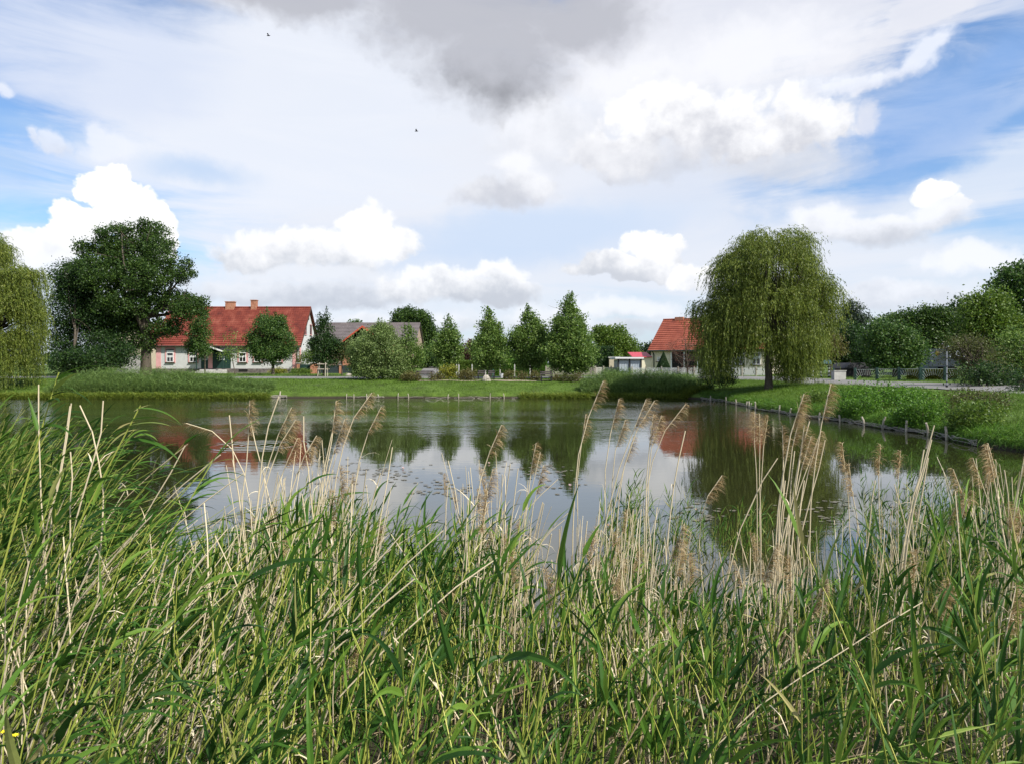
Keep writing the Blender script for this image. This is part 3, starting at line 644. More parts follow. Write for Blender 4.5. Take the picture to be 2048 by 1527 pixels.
# ------------------------------------------------------------------ fences, posts, benches
def sunburst_fence():
    t = thing('sunburst_fence', (26.5, 50, 1.3), 'dark fence with pale rods fanning out like sunrays along the road', 'fence')
    pts = [(1667, 53.5), (1710, 52), (1754, 50.5), (1798, 49), (1843, 47.5), (1890, 46), (1940, 44.5), (1992, 43), (2046, 41.5), (2105, 40)]
    P3 = [(X(p, Y), Y) for p, Y in pts]
    for i, (x, y) in enumerate(P3):
        w = .16 if i != 4 else .34
        Acc().box((x, y, g(x, y)+.46), (w, .14, .95)).build('post', M_DGREEN, t)
    for i in range(1, len(P3)-1):
        (xa, ya), (xb, yb) = P3[i], P3[i+1]; a = Acc(); L = math.hypot(xb-xa, yb-ya); zb = g((xa+xb)/2, (ya+yb)/2); H = .8
        def pt(u, z): return (xa + (xb-xa)*u/L, ya + (yb-ya)*u/L, zb + z)
        for k in range(17):
            c, zt = L*.5, -.55
            u = L*(k+.5)/17 ; du = (u - c)
            # rods start low near the middle and fan out to the top and the posts
            r0 = .62; an = math.radians(90 - 78*du/(L/2)); e = 1.75
            sx, sz = c + r0*1.25*math.cos(an), -.25 + r0*math.sin(an)
            ex, ez = c + e*math.cos(an), -.25 + e*math.sin(an)
            f = 1.0
            if ez > H: f = min(f, (H - sz)/(ez - sz))
            if ex < .08: f = min(f, (.08 - sx)/(ex - sx))
            if ex > L-.08: f = min(f, (L-.08 - sx)/(ex - sx))
            if f > .02 and 0.05 < sx < L-.05: a.tube([pt(sx, max(sz, .05)), pt(sx+(ex-sx)*f, sz+(ez-sz)*f)], .012, 4)
        a.tube([pt(.05, H), pt(L-.05, H)], .013, 4); a.build('rod_panel', mat('pale_rods', [(.42,.45,.42)]), t)
sunburst_fence()
def picket(name, label, pa, pb, Y, ytop, pitch, m, postpx, cat='fence', pw=.6, postm=None):
    xa, xb = X(pa, Y), X(pb, Y); t = thing(name, ((xa+xb)/2, Y, g((xa+xb)/2, Y)), label, cat); a = Acc(); zt = Z(ytop, Y)
    for i in range(int((xb-xa)/pitch)):
        x = xa + i*pitch; zb = g(x, Y) + .05; a.box((x, Y, (zb+zt)/2), (pitch*pw, .025, zt-zb))
    a.build('pickets', m, t)
    zb = g(xa, Y); Acc().box(((xa+xb)/2, Y+.035, zb+.25), (xb-xa, .04, .07)).box(((xa+xb)/2, Y+.035, zt-.2), (xb-xa, .04, .07)).build('rail', m, t)
    for p in postpx: x = X(p, Y); Acc().box((x, Y-.03, (g(x, Y)+zt)/2+.04), (.12, .12, zt-g(x, Y)+.2)).build('post', postm or M_WOOD, t)
picket('picket_fence', 'weathered grey picket fence left of the garage', 1091, 1189, 69, 734.5, .11, M_WOOD, (1092, 1107, 1135, 1162, 1188))
picket('board_fence', 'pale grey board fence panel between picket fence and garage', 1190.5, 1236, 69, 734.5, .14, mat('pale_boards', [(.36,.35,.31),(.46,.44,.40)], scale=12), (1191, 1207, 1222), pw=.93)
picket('garden_fence', 'light grey picket fence in front of the cream house', 1265, 1540, 67.6, 735.5, .09, mat('fence_grey', [(.42,.43,.43),(.50,.51,.50)]), (1264, 1292, 1323, 1356, 1388, 1420, 1452, 1484, 1512, 1538), pw=.5)
for i, p in enumerate((913, 917.5, 944, 971, 1000, 1029, 1060)):
    Y = 68.2; x = X(p, Y); zb = g(x, Y)
    lab = ['pale concrete post leaning left, first of the row by the yellow bush', 'pale concrete post, second of the row by the yellow bush', 'pale concrete post in front of the bright green hedge', 'pale concrete post at the right end of the bright hedge',
           'pale concrete post before the dark hedge, right of the second lime trunk', 'pale concrete post in the middle of the dark hedge', 'pale concrete post beside the third lime trunk'][i]
    t = thing('concrete_post', (x, Y, zb), lab, 'post', 'posts in front of the hedge')
    Acc().tube([(x, Y, zb-.1), (x, Y, zb+1.05), (x+.01, Y, zb+1.2)], [.07, .065, .03], 6).build('shaft', M_CONC, t)
    Acc().tube([(x, Y-.06, zb+.9), (x, Y-.1, zb+.9)], .02, 5).build('wire_hook', M_METAL, t)
x = X(986, 68.2); t = thing('green_post', (x, 68.2, g(x, 68.2)), 'thin turquoise post before the dark hedge', 'post')
Acc().tube([(x, 68.2, 1.3), (x, 68.2, 2.65)], .05, 6).build('shaft', mat('turquoise', [(.03,.15,.13)]), t); Acc().box((x, 68.2, 2.67), (.12, .12, .04)).build('cap', M_METAL, t)
# thin road marker pole, right
x, y = X(1893.5, 35.5), 35.5; zb = g(x, y); t = thing('marker_pole', (x, y, zb), 'thin grey banded pole at the edge of the road on the right', 'pole')
Acc().tube([(x, y, zb-.1), (x, y, Z(702, y))], .03, 8).build('shaft', M_METAL, t)
a = Acc()
for k in range(5): a.tube([(x, y, zb+.3+k*.4), (x, y, zb+.36+k*.4)], .033, 8)
a.build('dark_band', M_BLACK, t); Acc().tube([(x, y, zb-.05), (x, y, zb+.16)], .055, 8).build('foot', M_BLACK, t)
# benches, boulders, bin
def bench(px, Y, w, label, back=True, rz=0.0):
    x = X(px, Y); z = g(x, Y); t = thing('park_bench', (x, Y, z), label, 'bench', 'wooden benches facing the pond')
    m = mat('bench_wood', [(.05,.04,.04),(.10,.085,.08)]); a = Acc()
    for k in range(3): a.box((x, Y-.15+k*.15, z+.45), (w, .12, .04))
    a.build('seat', m, t)
    if back:
        a = Acc()
        for k in range(2): a.box((x, Y+.26+k*.03, z+.62+k*.16), (w, .035, .12))
        a.build('backrest', m, t)
    for s in (-1, 1): Acc().box((x+s*w*.4, Y+.02, z+.2), (.1, .42, .46)).box((x+s*w*.4, Y+.27, z+.5), (.08, .05, .6)).build('leg', M_BLACK, t)
bench(848.5, 58.3, 1.5, 'dark wooden bench between the silvery bush and the yellow bush')
bench(962.5, 59.0, .65, 'short dark bench half hidden behind the grey boulder', True)
bench(982.5, 59.2, .6, 'short dark bench just right of the grey boulder')
bench(1092.5, 57.8, 1.05, 'dark wooden bench below the third lime tree')
def boulder(px, Y, w, h, label, seed):
    x = X(px, Y); z = g(x, Y); rng = np.random.default_rng(seed); a = Acc(); n, m_ = 10, 6; v = []
    for j in range(m_):
        for i in range(n):
            th = i*2*math.pi/n; ph = j/(m_-1)*math.pi/2; r = 1 + rng.normal()*.09
            v.append((x + w/2*r*math.cos(th)*math.cos(ph)**.7, Y + w/2*.8*r*math.sin(th)*math.cos(ph)**.7, z-.08 + (h+.08)*math.sin(ph)*(1 + .05*rng.normal())))
    a.add(v, [(j*n+i, j*n+(i+1) % n, (j+1)*n+(i+1) % n, (j+1)*n+i) for j in range(m_-1) for i in range(n)])
    tag(a.build('boulder', mat('granite', [(.26,.23,.19),(.42,.38,.32)], scale=6, bump=.5), smooth=False), label, 'boulder')
boulder(972.5, 57.6, .72, .5, 'grey boulder in front of the short benches', 3)
boulder(698, 69, .75, .28, 'small pale boulder beside the road left of the silvery bush', 5)
x, y = X(1004, 58.6), 58.6; z = g(x, y); t = thing('litter_bin', (x, y, z), 'small white litter bin on a post right of the boulder', 'bin')
Acc().tube([(x, y, z+.18), (x, y, z+.58)], [.13, .15], 10).build('bucket', mat('bin_white', [(.55,.56,.58)]), t); Acc().box((x, y+.16, z+.3), (.05, .05, .65)).build('post', M_METAL, t); Acc().tube([(x, y, z+.58), (x, y, z+.6)], .16, 10).build('rim', M_DARK, t)

# wattle edging of the bank: stakes with woven branches
def wattle(label, pts, gap, h, seed, branches=4, bw=.022, group=None, skip=0.0, sw=.045):
    rng = np.random.default_rng(seed); P = np.array(pts, float); s = np.r_[0, np.cumsum(np.linalg.norm(np.diff(P, axis=0), axis=1))]
    t = thing('wattle_edging', (P[0, 0], P[0, 1], 0), label, 'wattle edging', 'wattle edging along the water')
    L = s[-1]; u = 0.0; st = []
    while u < L:
        x, y = np.interp(u, s, P[:, 0]), np.interp(u, s, P[:, 1]); st.append((x, y))
        if rng.random() >= skip:
            hh = h * rng.uniform(.7, 1.15); lx, ly = rng.normal(size=2) * .07
            Acc().tube([(x, y, -.4), (x+lx*.5, y+ly*.5, hh*.6), (x+lx, y+ly, hh)], [sw, sw, sw*.85], 6).build('stake', M_STAKE, t)
        u += gap * rng.uniform(.75, 1.3)
    a = Acc(); uu = 0.0
    while uu < L and branches:
        for k in range(branches):
            if rng.random() < .25: continue
            ln = rng.uniform(1.2, 2.6); n = 9; q = np.linspace(uu, min(L, uu+ln), n); zz = .03 + h*.38*(k+rng.random()*.6)/branches + rng.normal()*.015
            off = .06*np.sin(np.arange(n)*math.pi + k*math.pi)
            a.tube(np.c_[np.interp(q, s, P[:, 0]) + off, np.interp(q, s, P[:, 1]) + off, zz + rng.normal(size=n)*.02], bw*rng.uniform(.6, 1.2), 4)
        uu += 1.1
    if a.n: a.build('wattle_weave', M_WOOD, t)
ys = np.arange(55.0, 19, -1.0)
wattle('long wattle edging of stakes and woven branches on the right bank', [(shore_x(y)-.10, y) for y in ys if y < 53] , 1.3, .40, 11, branches=3, bw=.014, skip=.22, sw=.045)
xs = np.arange(X(795, 52.2), X(1115, 52.2), .6)
wattle('row of short pale stakes along the far middle bank', [(x, float(far_y(x))-.10) for x in xs], .95, .34, 12, branches=1, bw=.013, skip=.15, sw=.03)
xs = np.arange(X(690, 52.2), X(780, 52.2), .6)
wattle('few short stakes with branches on the far bank left of the middle', [(x, float(far_y(x))-.10) for x in xs], .8, .30, 13, branches=2, bw=.015, skip=.15, sw=.03)
xs = np.arange(X(534, 52.2), X(578, 52.2), .3)
wattle('short bundle of woven branches between two stakes by the far left reeds', [(x, float(far_y(x))-.12) for x in xs], .85, .5, 14, branches=7, bw=.03, sw=.05)
# ------------------------------------------------------------------ trees and bushes
LM = {
 'oak': leafmat('oak_leaves', (0.018, 0.044, 0.011), (0.043, 0.089, 0.015), (0.092, 0.156, 0.024), .4),
 'dark': leafmat('dark_leaves', (0.012, 0.034, 0.010), (0.026, 0.063, 0.013), (0.053, 0.105, 0.018), .4),
 'lime': leafmat('lime_leaves', (0.053, 0.107, 0.019), (0.114, 0.198, 0.033), (0.227, 0.313, 0.075), .4),
 'maple': leafmat('maple_leaves', (0.023, 0.060, 0.015), (0.058, 0.126, 0.023), (0.131, 0.205, 0.041), .4),
 'silver': leafmat('silver_leaves', (0.072, 0.117, 0.029), (0.145, 0.213, 0.053), (0.289, 0.370, 0.135), .4),
 'yellow': leafmat('yellow_green_leaves', (0.088, 0.110, 0.009), (0.198, 0.210, 0.019), (0.330, 0.320, 0.043), .4),
 'bright': leafmat('bright_leaves', (0.053, 0.103, 0.013), (0.100, 0.173, 0.021), (0.174, 0.241, 0.036), .4),
 'copper': leafmat('copper_leaves', (0.046, 0.019, 0.014), (0.112, 0.048, 0.033), (0.198, 0.102, 0.066), .4),
 'redbush': leafmat('reddish_bush_leaves', (0.068, 0.060, 0.018), (0.129, 0.113, 0.033), (0.177, 0.179, 0.050), .4),
 'willow': leafmat('willow_leaves', (0.057, 0.088, 0.013), (0.134, 0.184, 0.025), (0.267, 0.305, 0.052), .4),
 'conifer': leafmat('conifer_needles', (0.011, 0.024, 0.010), (0.021, 0.043, 0.016), (0.037, 0.066, 0.022), .1),
 'hedge': leafmat('hedge_leaves', (0.038, 0.094, 0.013), (0.086, 0.197, 0.018), (0.147, 0.289, 0.025), .4),
 'hedgedark': leafmat('dark_hedge_leaves', (0.015, 0.036, 0.012), (0.028, 0.067, 0.017), (0.046, 0.098, 0.024), .2),
 'brown': leafmat('brownish_leaves', (0.050, 0.053, 0.017), (0.094, 0.100, 0.026), (0.133, 0.166, 0.042), .4),
}
M_TWIG = mat('twig', [(.07,.06,.045),(.13,.115,.09)], scale=8)
# big oak, left
Y = 70
tree('oak', 'huge dark oak left of the farmhouse, the tallest leafy tree', [pl(*q, Y, off=o) for q, o in (
 ((262, 512, 50, 42), 0), ((300, 478, 38, 32), .5), ((232, 478, 36, 30), -.5), ((196, 512, 40, 32), 1), ((168, 498, 20, 13), 0), ((330, 512, 34, 32), -1), ((356, 548, 28, 20), 0), ((225, 555, 60, 38), -2), ((310, 560, 50, 36), -2),
 ((165, 560, 42, 34), 0), ((340, 600, 44, 26), 1), ((270, 612, 66, 34), -1), ((378, 620, 30, 24), -.5), ((398, 612, 16, 12), 0), ((180, 610, 50, 30), 1), ((250, 458, 14, 13), 0), ((285, 452, 16, 12), 0), ((372, 530, 14, 10), 0), ((330, 655, 34, 18), 0), ((245, 650, 50, 22), 0),((290, 680, 26, 26), 0), ((395, 608, 16, 16), 0))],
 (X(292, Y), Y), LM['oak'], 21, dens=27, nleaf=50, spread=.31, size=.20, asp=.6, trunk_r=.52, fork=5.0, limbs=26, shell=.5)
tree('broadleaf_tree', 'dark tree with pale slender trunk between the left willow and the oak', [pl(*q, 68, off=o) for q, o in (
 ((150, 560, 45, 40), 0), ((140, 620, 42, 50), 0), ((190, 640, 55, 45), 1), ((130, 680, 30, 40), 0), ((215, 690, 48, 34), 0))],
 (X(149, 66), 66), LM['dark'], 22, dens=42, nleaf=42, spread=.4, size=.19, trunk_r=.14, fork=4.2, limbs=5)
tree('shrub', 'dark undergrowth filling the space below the oak, left of the whitish wall', [pl(*q, 64, off=o) for q, o in (((140, 722, 40, 30), 0), ((190, 720, 45, 26), 0), ((235, 712, 26, 24), 1))],
 (X(170, 64), 64), LM['dark'], 23, dens=60, size=.2, trunk_r=.08, limbs=4, cat='bush')
# row in front of the farmhouse
tree('young_tree', 'slim dark green tree in front of the farmhouse doors', [pl(*q, 74) for q in ((400, 650, 20, 24), (396, 675, 25, 24), (400, 697, 26, 20), (385, 690, 18, 16), (406, 632, 11, 12))],
 (X(410, 74), 74), LM['maple'], 24, dens=60, nleaf=28, spread=.25, size=.17, trunk_r=.07, limbs=6)
tree('sapling', 'thin yellowish sapling with bent trunk before the front door', [pl(*q, 73) for q in ((462, 675, 13, 16), (466, 700, 20, 14), (455, 712, 25, 9), (473, 705, 20, 10))],
 (X(471, 73), 73), LM['lime'], 25, dens=26, nleaf=14, spread=.28, size=.16, trunk_r=.05, limbs=6, lean=-.35)
tree('round_tree', 'dense rounded maple covering the right half of the farmhouse front', [pl(*q, 74) for q in ((540, 660, 34, 30), (520, 690, 28, 28), (565, 685, 26, 28), (543, 705, 40, 24), (530, 645, 18, 18), (556, 648, 16, 18), (505, 680, 14, 20))],
 (X(546, 74), 74), LM['maple'], 26, dens=70, nleaf=30, spread=.26, size=.18, trunk_r=.17, limbs=10, spikes=14)
tree('columnar_tree', 'pointed dark maple held by support posts right of the farmhouse', [pl(*q, 69) for q in ((647, 640, 9, 18), (648, 662, 18, 16), (650, 685, 27, 18), (655, 700, 33, 16), (630, 688, 16, 12), (668, 690, 16, 16), (650, 720, 28, 14))],
 (X(647, 69), 69), LM['dark'], 27, dens=60, nleaf=28, spread=.27, size=.18, trunk_r=.09, limbs=7, spikes=8)
tree('bush', 'ivy green bush behind the green gate by the farmhouse gable', [pl(*q, 84) for q in ((614, 715, 18, 16), (630, 712, 12, 14))], (X(616, 84), 84), LM['bright'], 28, dens=60, size=.16, trunk_r=.05, limbs=3, cat='bush')
tree('small_tree', 'low yellow-green tree between support posts and silvery bush', [pl(*q, 70) for q in ((685, 705, 26, 16), (700, 695, 20, 14), (670, 716, 14, 10))], (X(684, 70), 70), LM['brown'], 29, dens=50, size=.15, trunk_r=.07, limbs=4)
tree('silver_bush', 'large silvery green rounded bush on the far bank', [pl(*q, 60) for q in ((755, 690, 48, 38), (745, 742, 40, 18), (785, 744, 40, 16), (725, 700, 34, 32), (770, 675, 26, 26), (740, 725, 44, 26), (790, 715, 34, 30), (762, 655, 12, 10), (720, 722, 26, 24))],
 (X(765, 60), 60), LM['silver'], 30, dens=70, nleaf=34, spread=.24, size=.17, asp=.42, trunk_r=.1, limbs=10, cat='bush', spikes=16, up=.1)
tree('green_bush', 'yellow-green bush grown into the right side of the silvery bush', [pl(*q, 61) for q in ((818, 690, 18, 26), (830, 710, 22, 24), (815, 660, 9, 12), (812, 728, 26, 16))],
 (X(822, 61), 61), LM['lime'], 31, dens=70, nleaf=30, spread=.22, size=.15, trunk_r=.07, limbs=5, cat='bush', spikes=8)
tree('broadleaf_tree', 'dark domed tree rising behind the right end of the grey barn', [pl(*q, 125) for q in ((825, 640, 38, 22), (845, 665, 28, 30), (800, 636, 16, 14), (850, 690, 30, 30), (868, 700, 20, 26))],
 (X(842, 125), 125), LM['oak'], 32, dens=46, nleaf=30, spread=.45, size=.36, trunk_r=.3, limbs=7)
tree('broadleaf_tree', 'tree top just showing over the ridge of the grey barn', [pl(712, 650, 16, 9, 128), pl(700, 655, 14, 6, 128)], (X(712, 128), 128), LM['maple'], 33, dens=40, size=.3, trunk_r=.2, limbs=3)
tree('lime_tree', 'smallest pointed lime tree, right of the silvery bush by the lane', conic(896, 634, 733, 30, 72, 34), (X(890, 72), 72), LM['lime'], 34, dens=52, nleaf=30, spread=.24, size=.19, trunk_r=.085, bark=M_BARKG, limbs=8, group='lime trees along the far bank', spikes=8)
tree('lime_tree', 'pointed lime tree standing before the bright green hedge', conic(979, 617, 737, 38, 63, 35, wmax=.7), (X(981, 63), 63), LM['lime'], 35, dens=56, nleaf=30, spread=.24, size=.18, trunk_r=.08, bark=M_BARKG, limbs=9, group='lime trees along the far bank', spikes=14)
tree('lime_tree', 'lime tree with spiky top just left of the tallest lime', conic(1061, 617, 735, 40, 63.5, 36, wmax=.5) + [pl(1030, 688, 16, 16, 63.5), pl(1086, 672, 16, 18, 63)], (X(1063, 63.5), 63.5), LM['lime'], 36, dens=54, nleaf=28, spread=.25, size=.18, trunk_r=.09, bark=M_BARK, limbs=9, group='lime trees along the far bank', spikes=14)
tree('lime_tree', 'tallest and broadest of the pointed lime trees', conic(1139, 588, 746, 53, 61, 37, n=10, wmax=.78), (X(1129, 61), 61), LM['lime'], 37, dens=58, nleaf=32, spread=.26, size=.18, trunk_r=.1, bark=M_BARKG, limbs=12, group='lime trees along the far bank', spikes=18)
tree('broadleaf_tree', 'bright green rounded tree behind the dark clipped hedge block', [pl(*q, 98) for q in ((1222, 680, 36, 28), (1250, 695, 24, 22), (1215, 708, 40, 20), (1262, 712, 22, 14), (1200, 668, 18, 14))],
 (X(1225, 98), 98), LM['bright'], 38, dens=60, nleaf=30, spread=.38, size=.27, trunk_r=.2, limbs=7, spikes=8)
tree('dark_tree', 'dark reddish tree low between the first two lime trees', [pl(*q, 88) for q in ((944, 700, 18, 20), (930, 712, 12, 16), (955, 712, 14, 16))], (X(944, 88), 88), LM['copper'], 39, dens=60, size=.22, trunk_r=.15, limbs=4)
tree('broadleaf_tree', 'green tree filling the gap behind the second lime tree', [pl(*q, 92) for q in ((1005, 705, 26, 22), (1030, 722, 24, 12))], (X(1008, 92), 92), LM['maple'], 40, dens=60, size=.24, trunk_r=.15, limbs=4)
tree('broadleaf_tree', 'pale tree beyond the lane left of the smallest lime', [pl(*q, 100) for q in ((868, 712, 20, 22), (850, 722, 18, 16), (915, 716, 18, 16))], (X(868, 100), 100), LM['maple'], 41, dens=60, size=.26, trunk_r=.15, limbs=5)
tree('conifer', 'dark tree top between the bright tree and the cream house', [pl(1298, 700, 12, 10, 110), pl(1288, 708, 14, 8, 110), pl(1302, 692, 5, 7, 110)], (X(1297, 110), 110), LM['conifer'], 42, dens=60, size=.3, trunk_r=.15, limbs=3)
tree('copper_tree', 'airy purple-brown maple before the cream house veranda', [pl(*q, 66, dep=.9) for q in ((1370, 685, 24, 12), (1352, 700, 18, 12), (1385, 700, 24, 14), (1365, 716, 26, 10), (1395, 720, 22, 12), (1375, 734, 20, 8), (1345, 690, 10, 8))],
 (X(1375, 66), 66), LM['copper'], 43, dens=32, nleaf=26, spread=.22, size=.11, asp=.3, trunk_r=.09, limbs=14, fork=2.2, flat=.3)
# conical topiary
def dense_cone(name, label, px, ytop, ybot, hw, Y, m, seed):
    rng = np.random.default_rng(seed); n = 9000; x0 = X(px, Y); z1, z0 = Z(ytop, Y), Z(ybot, Y); r = hw / F * Y
    t = thing(name, (x0, Y, g(x0, Y)), label, 'topiary'); f = rng.random(n) ** .6; th = rng.random(n) * 6.283; rr = r * f * rng.uniform(.86, 1.0, n) * (1 + .05 * np.sin(th * 5))
    a = Acc(); add_leaves(a, np.c_[x0 + rr * np.cos(th), Y + rr * np.sin(th), z1 - f * (z1 - z0)], rng, .09, .5); a.build('foliage', m, t)
    Acc().tube([(x0, Y, g(x0, Y) - .1), (x0, Y, z0 + .3)], .08, 6).build('trunk', M_BARK, t)
    core = Acc(); core.tube([(x0, Y, z0), (x0, Y, z1 - .2)], [r * .82, .03], 12); core.build('dark_core', mat('inner_dark', [(.012,.018,.008)]), t)  # solid near-black cone inside the leaf layer
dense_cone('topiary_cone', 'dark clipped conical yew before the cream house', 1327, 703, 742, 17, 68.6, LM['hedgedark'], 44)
def hedge(name, label, pa, pb, ytop, Y, dep, m, seed, n, top=None, size=.11, ry=0.0, zlo=None):
    rng = np.random.default_rng(seed); xa, xb = X(pa, Y), X(pb, Y); z1 = Z(ytop, Y); z0 = g((xa+xb)/2, Y) if zlo is None else zlo
    t = thing(name, ((xa+xb)/2, Y, z0), label, 'hedge'); a = Acc()
    def face(n, f): p = f(rng.random(n), rng.random(n)); p = p + rng.normal(size=p.shape) * .05; add_leaves(a, p, rng, size)
    face(n, lambda u, v: np.c_[xa + (xb-xa)*u, np.full_like(u, Y), z0 + (z1-z0)*v])
    face(n // 2, lambda u, v: np.c_[xa + (xb-xa)*u, Y + dep*v, np.full_like(u, z1) + .04*np.sin(u*40)])
    face(n // 5, lambda u, v: np.c_[np.where(u > .5, xa, xb), Y + dep*(u*2 % 1), z0 + (z1-z0)*v])
    a.build('foliage', m, t)
    Acc().box(((xa+xb)/2, Y + dep/2, (z0+z1)/2 - .03), (xb-xa-.1, dep-.1, z1-z0-.1)).build('dark_core', mat('inner_dark', [(.012,.018,.008)]), t)  # solid near-black box filling the hedge behind its leaves
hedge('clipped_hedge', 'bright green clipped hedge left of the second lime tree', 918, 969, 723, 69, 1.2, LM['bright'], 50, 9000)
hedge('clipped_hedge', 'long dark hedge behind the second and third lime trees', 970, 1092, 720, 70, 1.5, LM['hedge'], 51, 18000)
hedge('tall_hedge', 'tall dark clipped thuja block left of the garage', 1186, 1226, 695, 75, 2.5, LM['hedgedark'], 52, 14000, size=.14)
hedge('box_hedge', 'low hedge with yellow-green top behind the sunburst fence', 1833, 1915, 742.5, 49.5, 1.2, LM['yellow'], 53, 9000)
# low bushes on the far bank
def bush(px, py, rx, ry, Y, m, label, seed, size=.12, n=None, dens=90, name='low_bush', spread=.16):
    l = [pl(px, py, rx, ry, Y), pl(px - rx*.45, py + ry*.2, rx*.6, ry*.75, Y), pl(px + rx*.45, py + ry*.15, rx*.6, ry*.8, Y)]
    tree(name, label, l, (X(px, Y), Y), LM[m], seed, dens=dens, nleaf=20, spread=spread, size=size, trunk_r=.03, limbs=8, cat='bush')
bush(896, 745, 17, 15, 58.5, 'yellow', 'bright yellow-green bush on the far bank by the lane', 60, .14)
bush(822, 752, 22, 9, 58, 'redbush', 'low reddish bush directly left of the first bench', 61)
bush(874, 754, 14, 7, 58.2, 'redbush', 'low reddish bush at the foot of the yellow-green bush', 62)
bush(934, 750, 20, 12, 58.6, 'redbush', 'low brownish bush between the yellow bush and the boulder', 63)
bush(1018, 750, 12, 11, 58.6, 'redbush', 'low brownish bush just right of the litter bin', 64)
bush(1045, 751, 10, 10, 58.6, 'redbush', 'low brownish bush under the third lime, left of its trunk', 65)
bush(1070, 751, 10, 12, 58.6, 'redbush', 'low brownish bush at the third lime trunk', 66)
bush(1114, 755, 10, 8, 58.2, 'redbush', 'low dark bush right of the last bench', 67)
bush(1134, 756, 16, 8, 57.6, 'brown', 'low flowering bush below the tallest lime', 68)
bush(1155, 754, 10, 8, 58, 'redbush', 'low bush right of the tallest lime trunk', 69)
bush(1234, 751, 26, 12, 56.5, 'dark', 'dark flat bush before the garage doors', 70)
bush(1358, 755, 20, 11, 55.5, 'dark', 'dark low bush before the garden fence', 71)
bush(1438, 748, 36, 26, 50.5, 'dark', 'dark bush under the left side of the big willow', 72, dens=80)
bush(555, 742, 18, 5, 82, 'yellow', 'low yellow-green plants at the farmhouse wall below the rounded maple', 73)
bush(600, 742, 22, 4, 80, 'bright', 'low green plants in front of the green gate', 74)

# support posts round the young tree
t = thing('tree_support', (X(647, 68), 68, g(X(647, 68), 68)), 'wooden support posts with cross rails around the young maple', 'tree support')
for px, yy in ((637, 67.6), (641.5, 68.6), (652.5, 67.4), (657, 68.4)):
    x = X(px, yy); Acc().tube([(x - .1, yy, g(x, yy) - .1), (X(647, yy) + (x - X(647, yy)) * .75, yy, Z(725, yy))], .045, 6).build('post', M_STAKE, t)
for z in (Z(728, 68), Z(738, 68)): Acc().box((X(647, 68), 67.5, z), (1.0, .05, .08)).box((X(647, 68), 68.5, z), (.9, .05, .08)).build('rail', M_STAKE, t)

# right-hand wood
def rt(label, qs, Y, m, seed, base=None, **k):
    kw = dict(dens=46, nleaf=30, spread=.36, size=.24, trunk_r=.2, limbs=8, group='trees beyond the road on the right'); kw.update(k)
    nm = kw.pop('name', 'broadleaf_tree')
    bx = X(base if base else qs[0][0], Y); return tree(nm, label, [pl(*q, Y) for q in qs], (bx, Y), LM[m], seed, **kw)
rt('dark spiky conifer top just right of the big willow', [(1699, 625, 22, 18), (1697, 606, 7, 11), (1712, 645, 26, 16), (1690, 650, 30, 18)], 78, 'conifer', 80, name='conifer', size=.3, asp=.3)
rt('dark green tree under the conifer top right of the willow', [(1690, 675, 45, 30), (1710, 700, 46, 26), (1665, 705, 36, 24)], 72, 'dark', 81)
rt('dark purple-tinged tree hanging over the teal pavilion', [(1660, 690, 30, 26), (1640, 710, 24, 14)], 66, 'redbush', 87, dens=60, size=.18)
rt('pale distant tree behind the gap of the right-hand wood', [(1800, 648, 42, 20), (1765, 655, 28, 18), (1830, 655, 30, 20)], 95, 'maple', 82, size=.3)
rt('bushy bright-edged tree behind the middle of the sunburst fence', [(1790, 682, 44, 40), (1762, 672, 34, 34), (1765, 705, 36, 28), (1815, 705, 34, 30), (1790, 722, 50, 16)], 57, 'maple', 83, dens=56, size=.2)
rt('rounded dark tree left of the grey building', [(1812, 645, 30, 20), (1835, 640, 30, 24), (1862, 632, 30, 22), (1840, 680, 36, 34), (1865, 680, 30, 30), (1886, 640, 24, 22)], 68, 'oak', 84)
rt('tree with tall crown behind the grey building', [(1905, 660, 34, 34), (1930, 630, 28, 34), (1900, 640, 22, 22), (1940, 680, 40, 40)], 70, 'dark', 85)
rt('tallest tree at the right edge of the photo', [(2030, 560, 34, 32), (2060, 600, 50, 50), (2005, 600, 26, 24), (2050, 660, 60, 50), (1990, 575, 12, 12), (2095, 560, 50, 50)], 60, 'maple', 86, dens=40, trunk_r=.35, size=.26)
rt('bright green tree in front of the tallest tree, right', [(1955, 615, 28, 28), (1985, 610, 34, 32), (1975, 650, 44, 40), (2020, 660, 40, 40), (1945, 640, 26, 30), (2010, 700, 46, 36)], 47, 'bright', 88, base=1985, size=.19, dens=56)
rt('yellow-green tree at the far right edge above the road', [(2040, 690, 40, 34), (2060, 730, 44, 34), (2030, 735, 34, 26)], 40, 'lime', 89, size=.16, dens=56)
rt('brownish spreading willow bush with bare arching branches beside the marker pole', [(1955, 705, 50, 36), (1925, 690, 44, 30), (1975, 740, 52, 26), (1900, 700, 30, 24), (1940, 742, 40, 22)], 38, 'brown', 90, name='spreading_bush', base=1955, size=.13, asp=.3, dens=44, nleaf=26, spread=.26, limbs=34, fork=1.9, trunk_r=.13, shell=.1, cat='bush', group=None)
rt('very dark shrub under the trees at the right road edge', [(1975, 752, 40, 18), (2030, 760, 40, 20), (1945, 748, 26, 16)], 36, 'dark', 91, name='shrub', size=.13, dens=70, limbs=4, trunk_r=.08, cat='bush', group=None)
rt('dark tree beyond the teal pavilion', [(1735, 700, 30, 24), (1745, 725, 34, 14)], 66, 'dark', 92, size=.2)
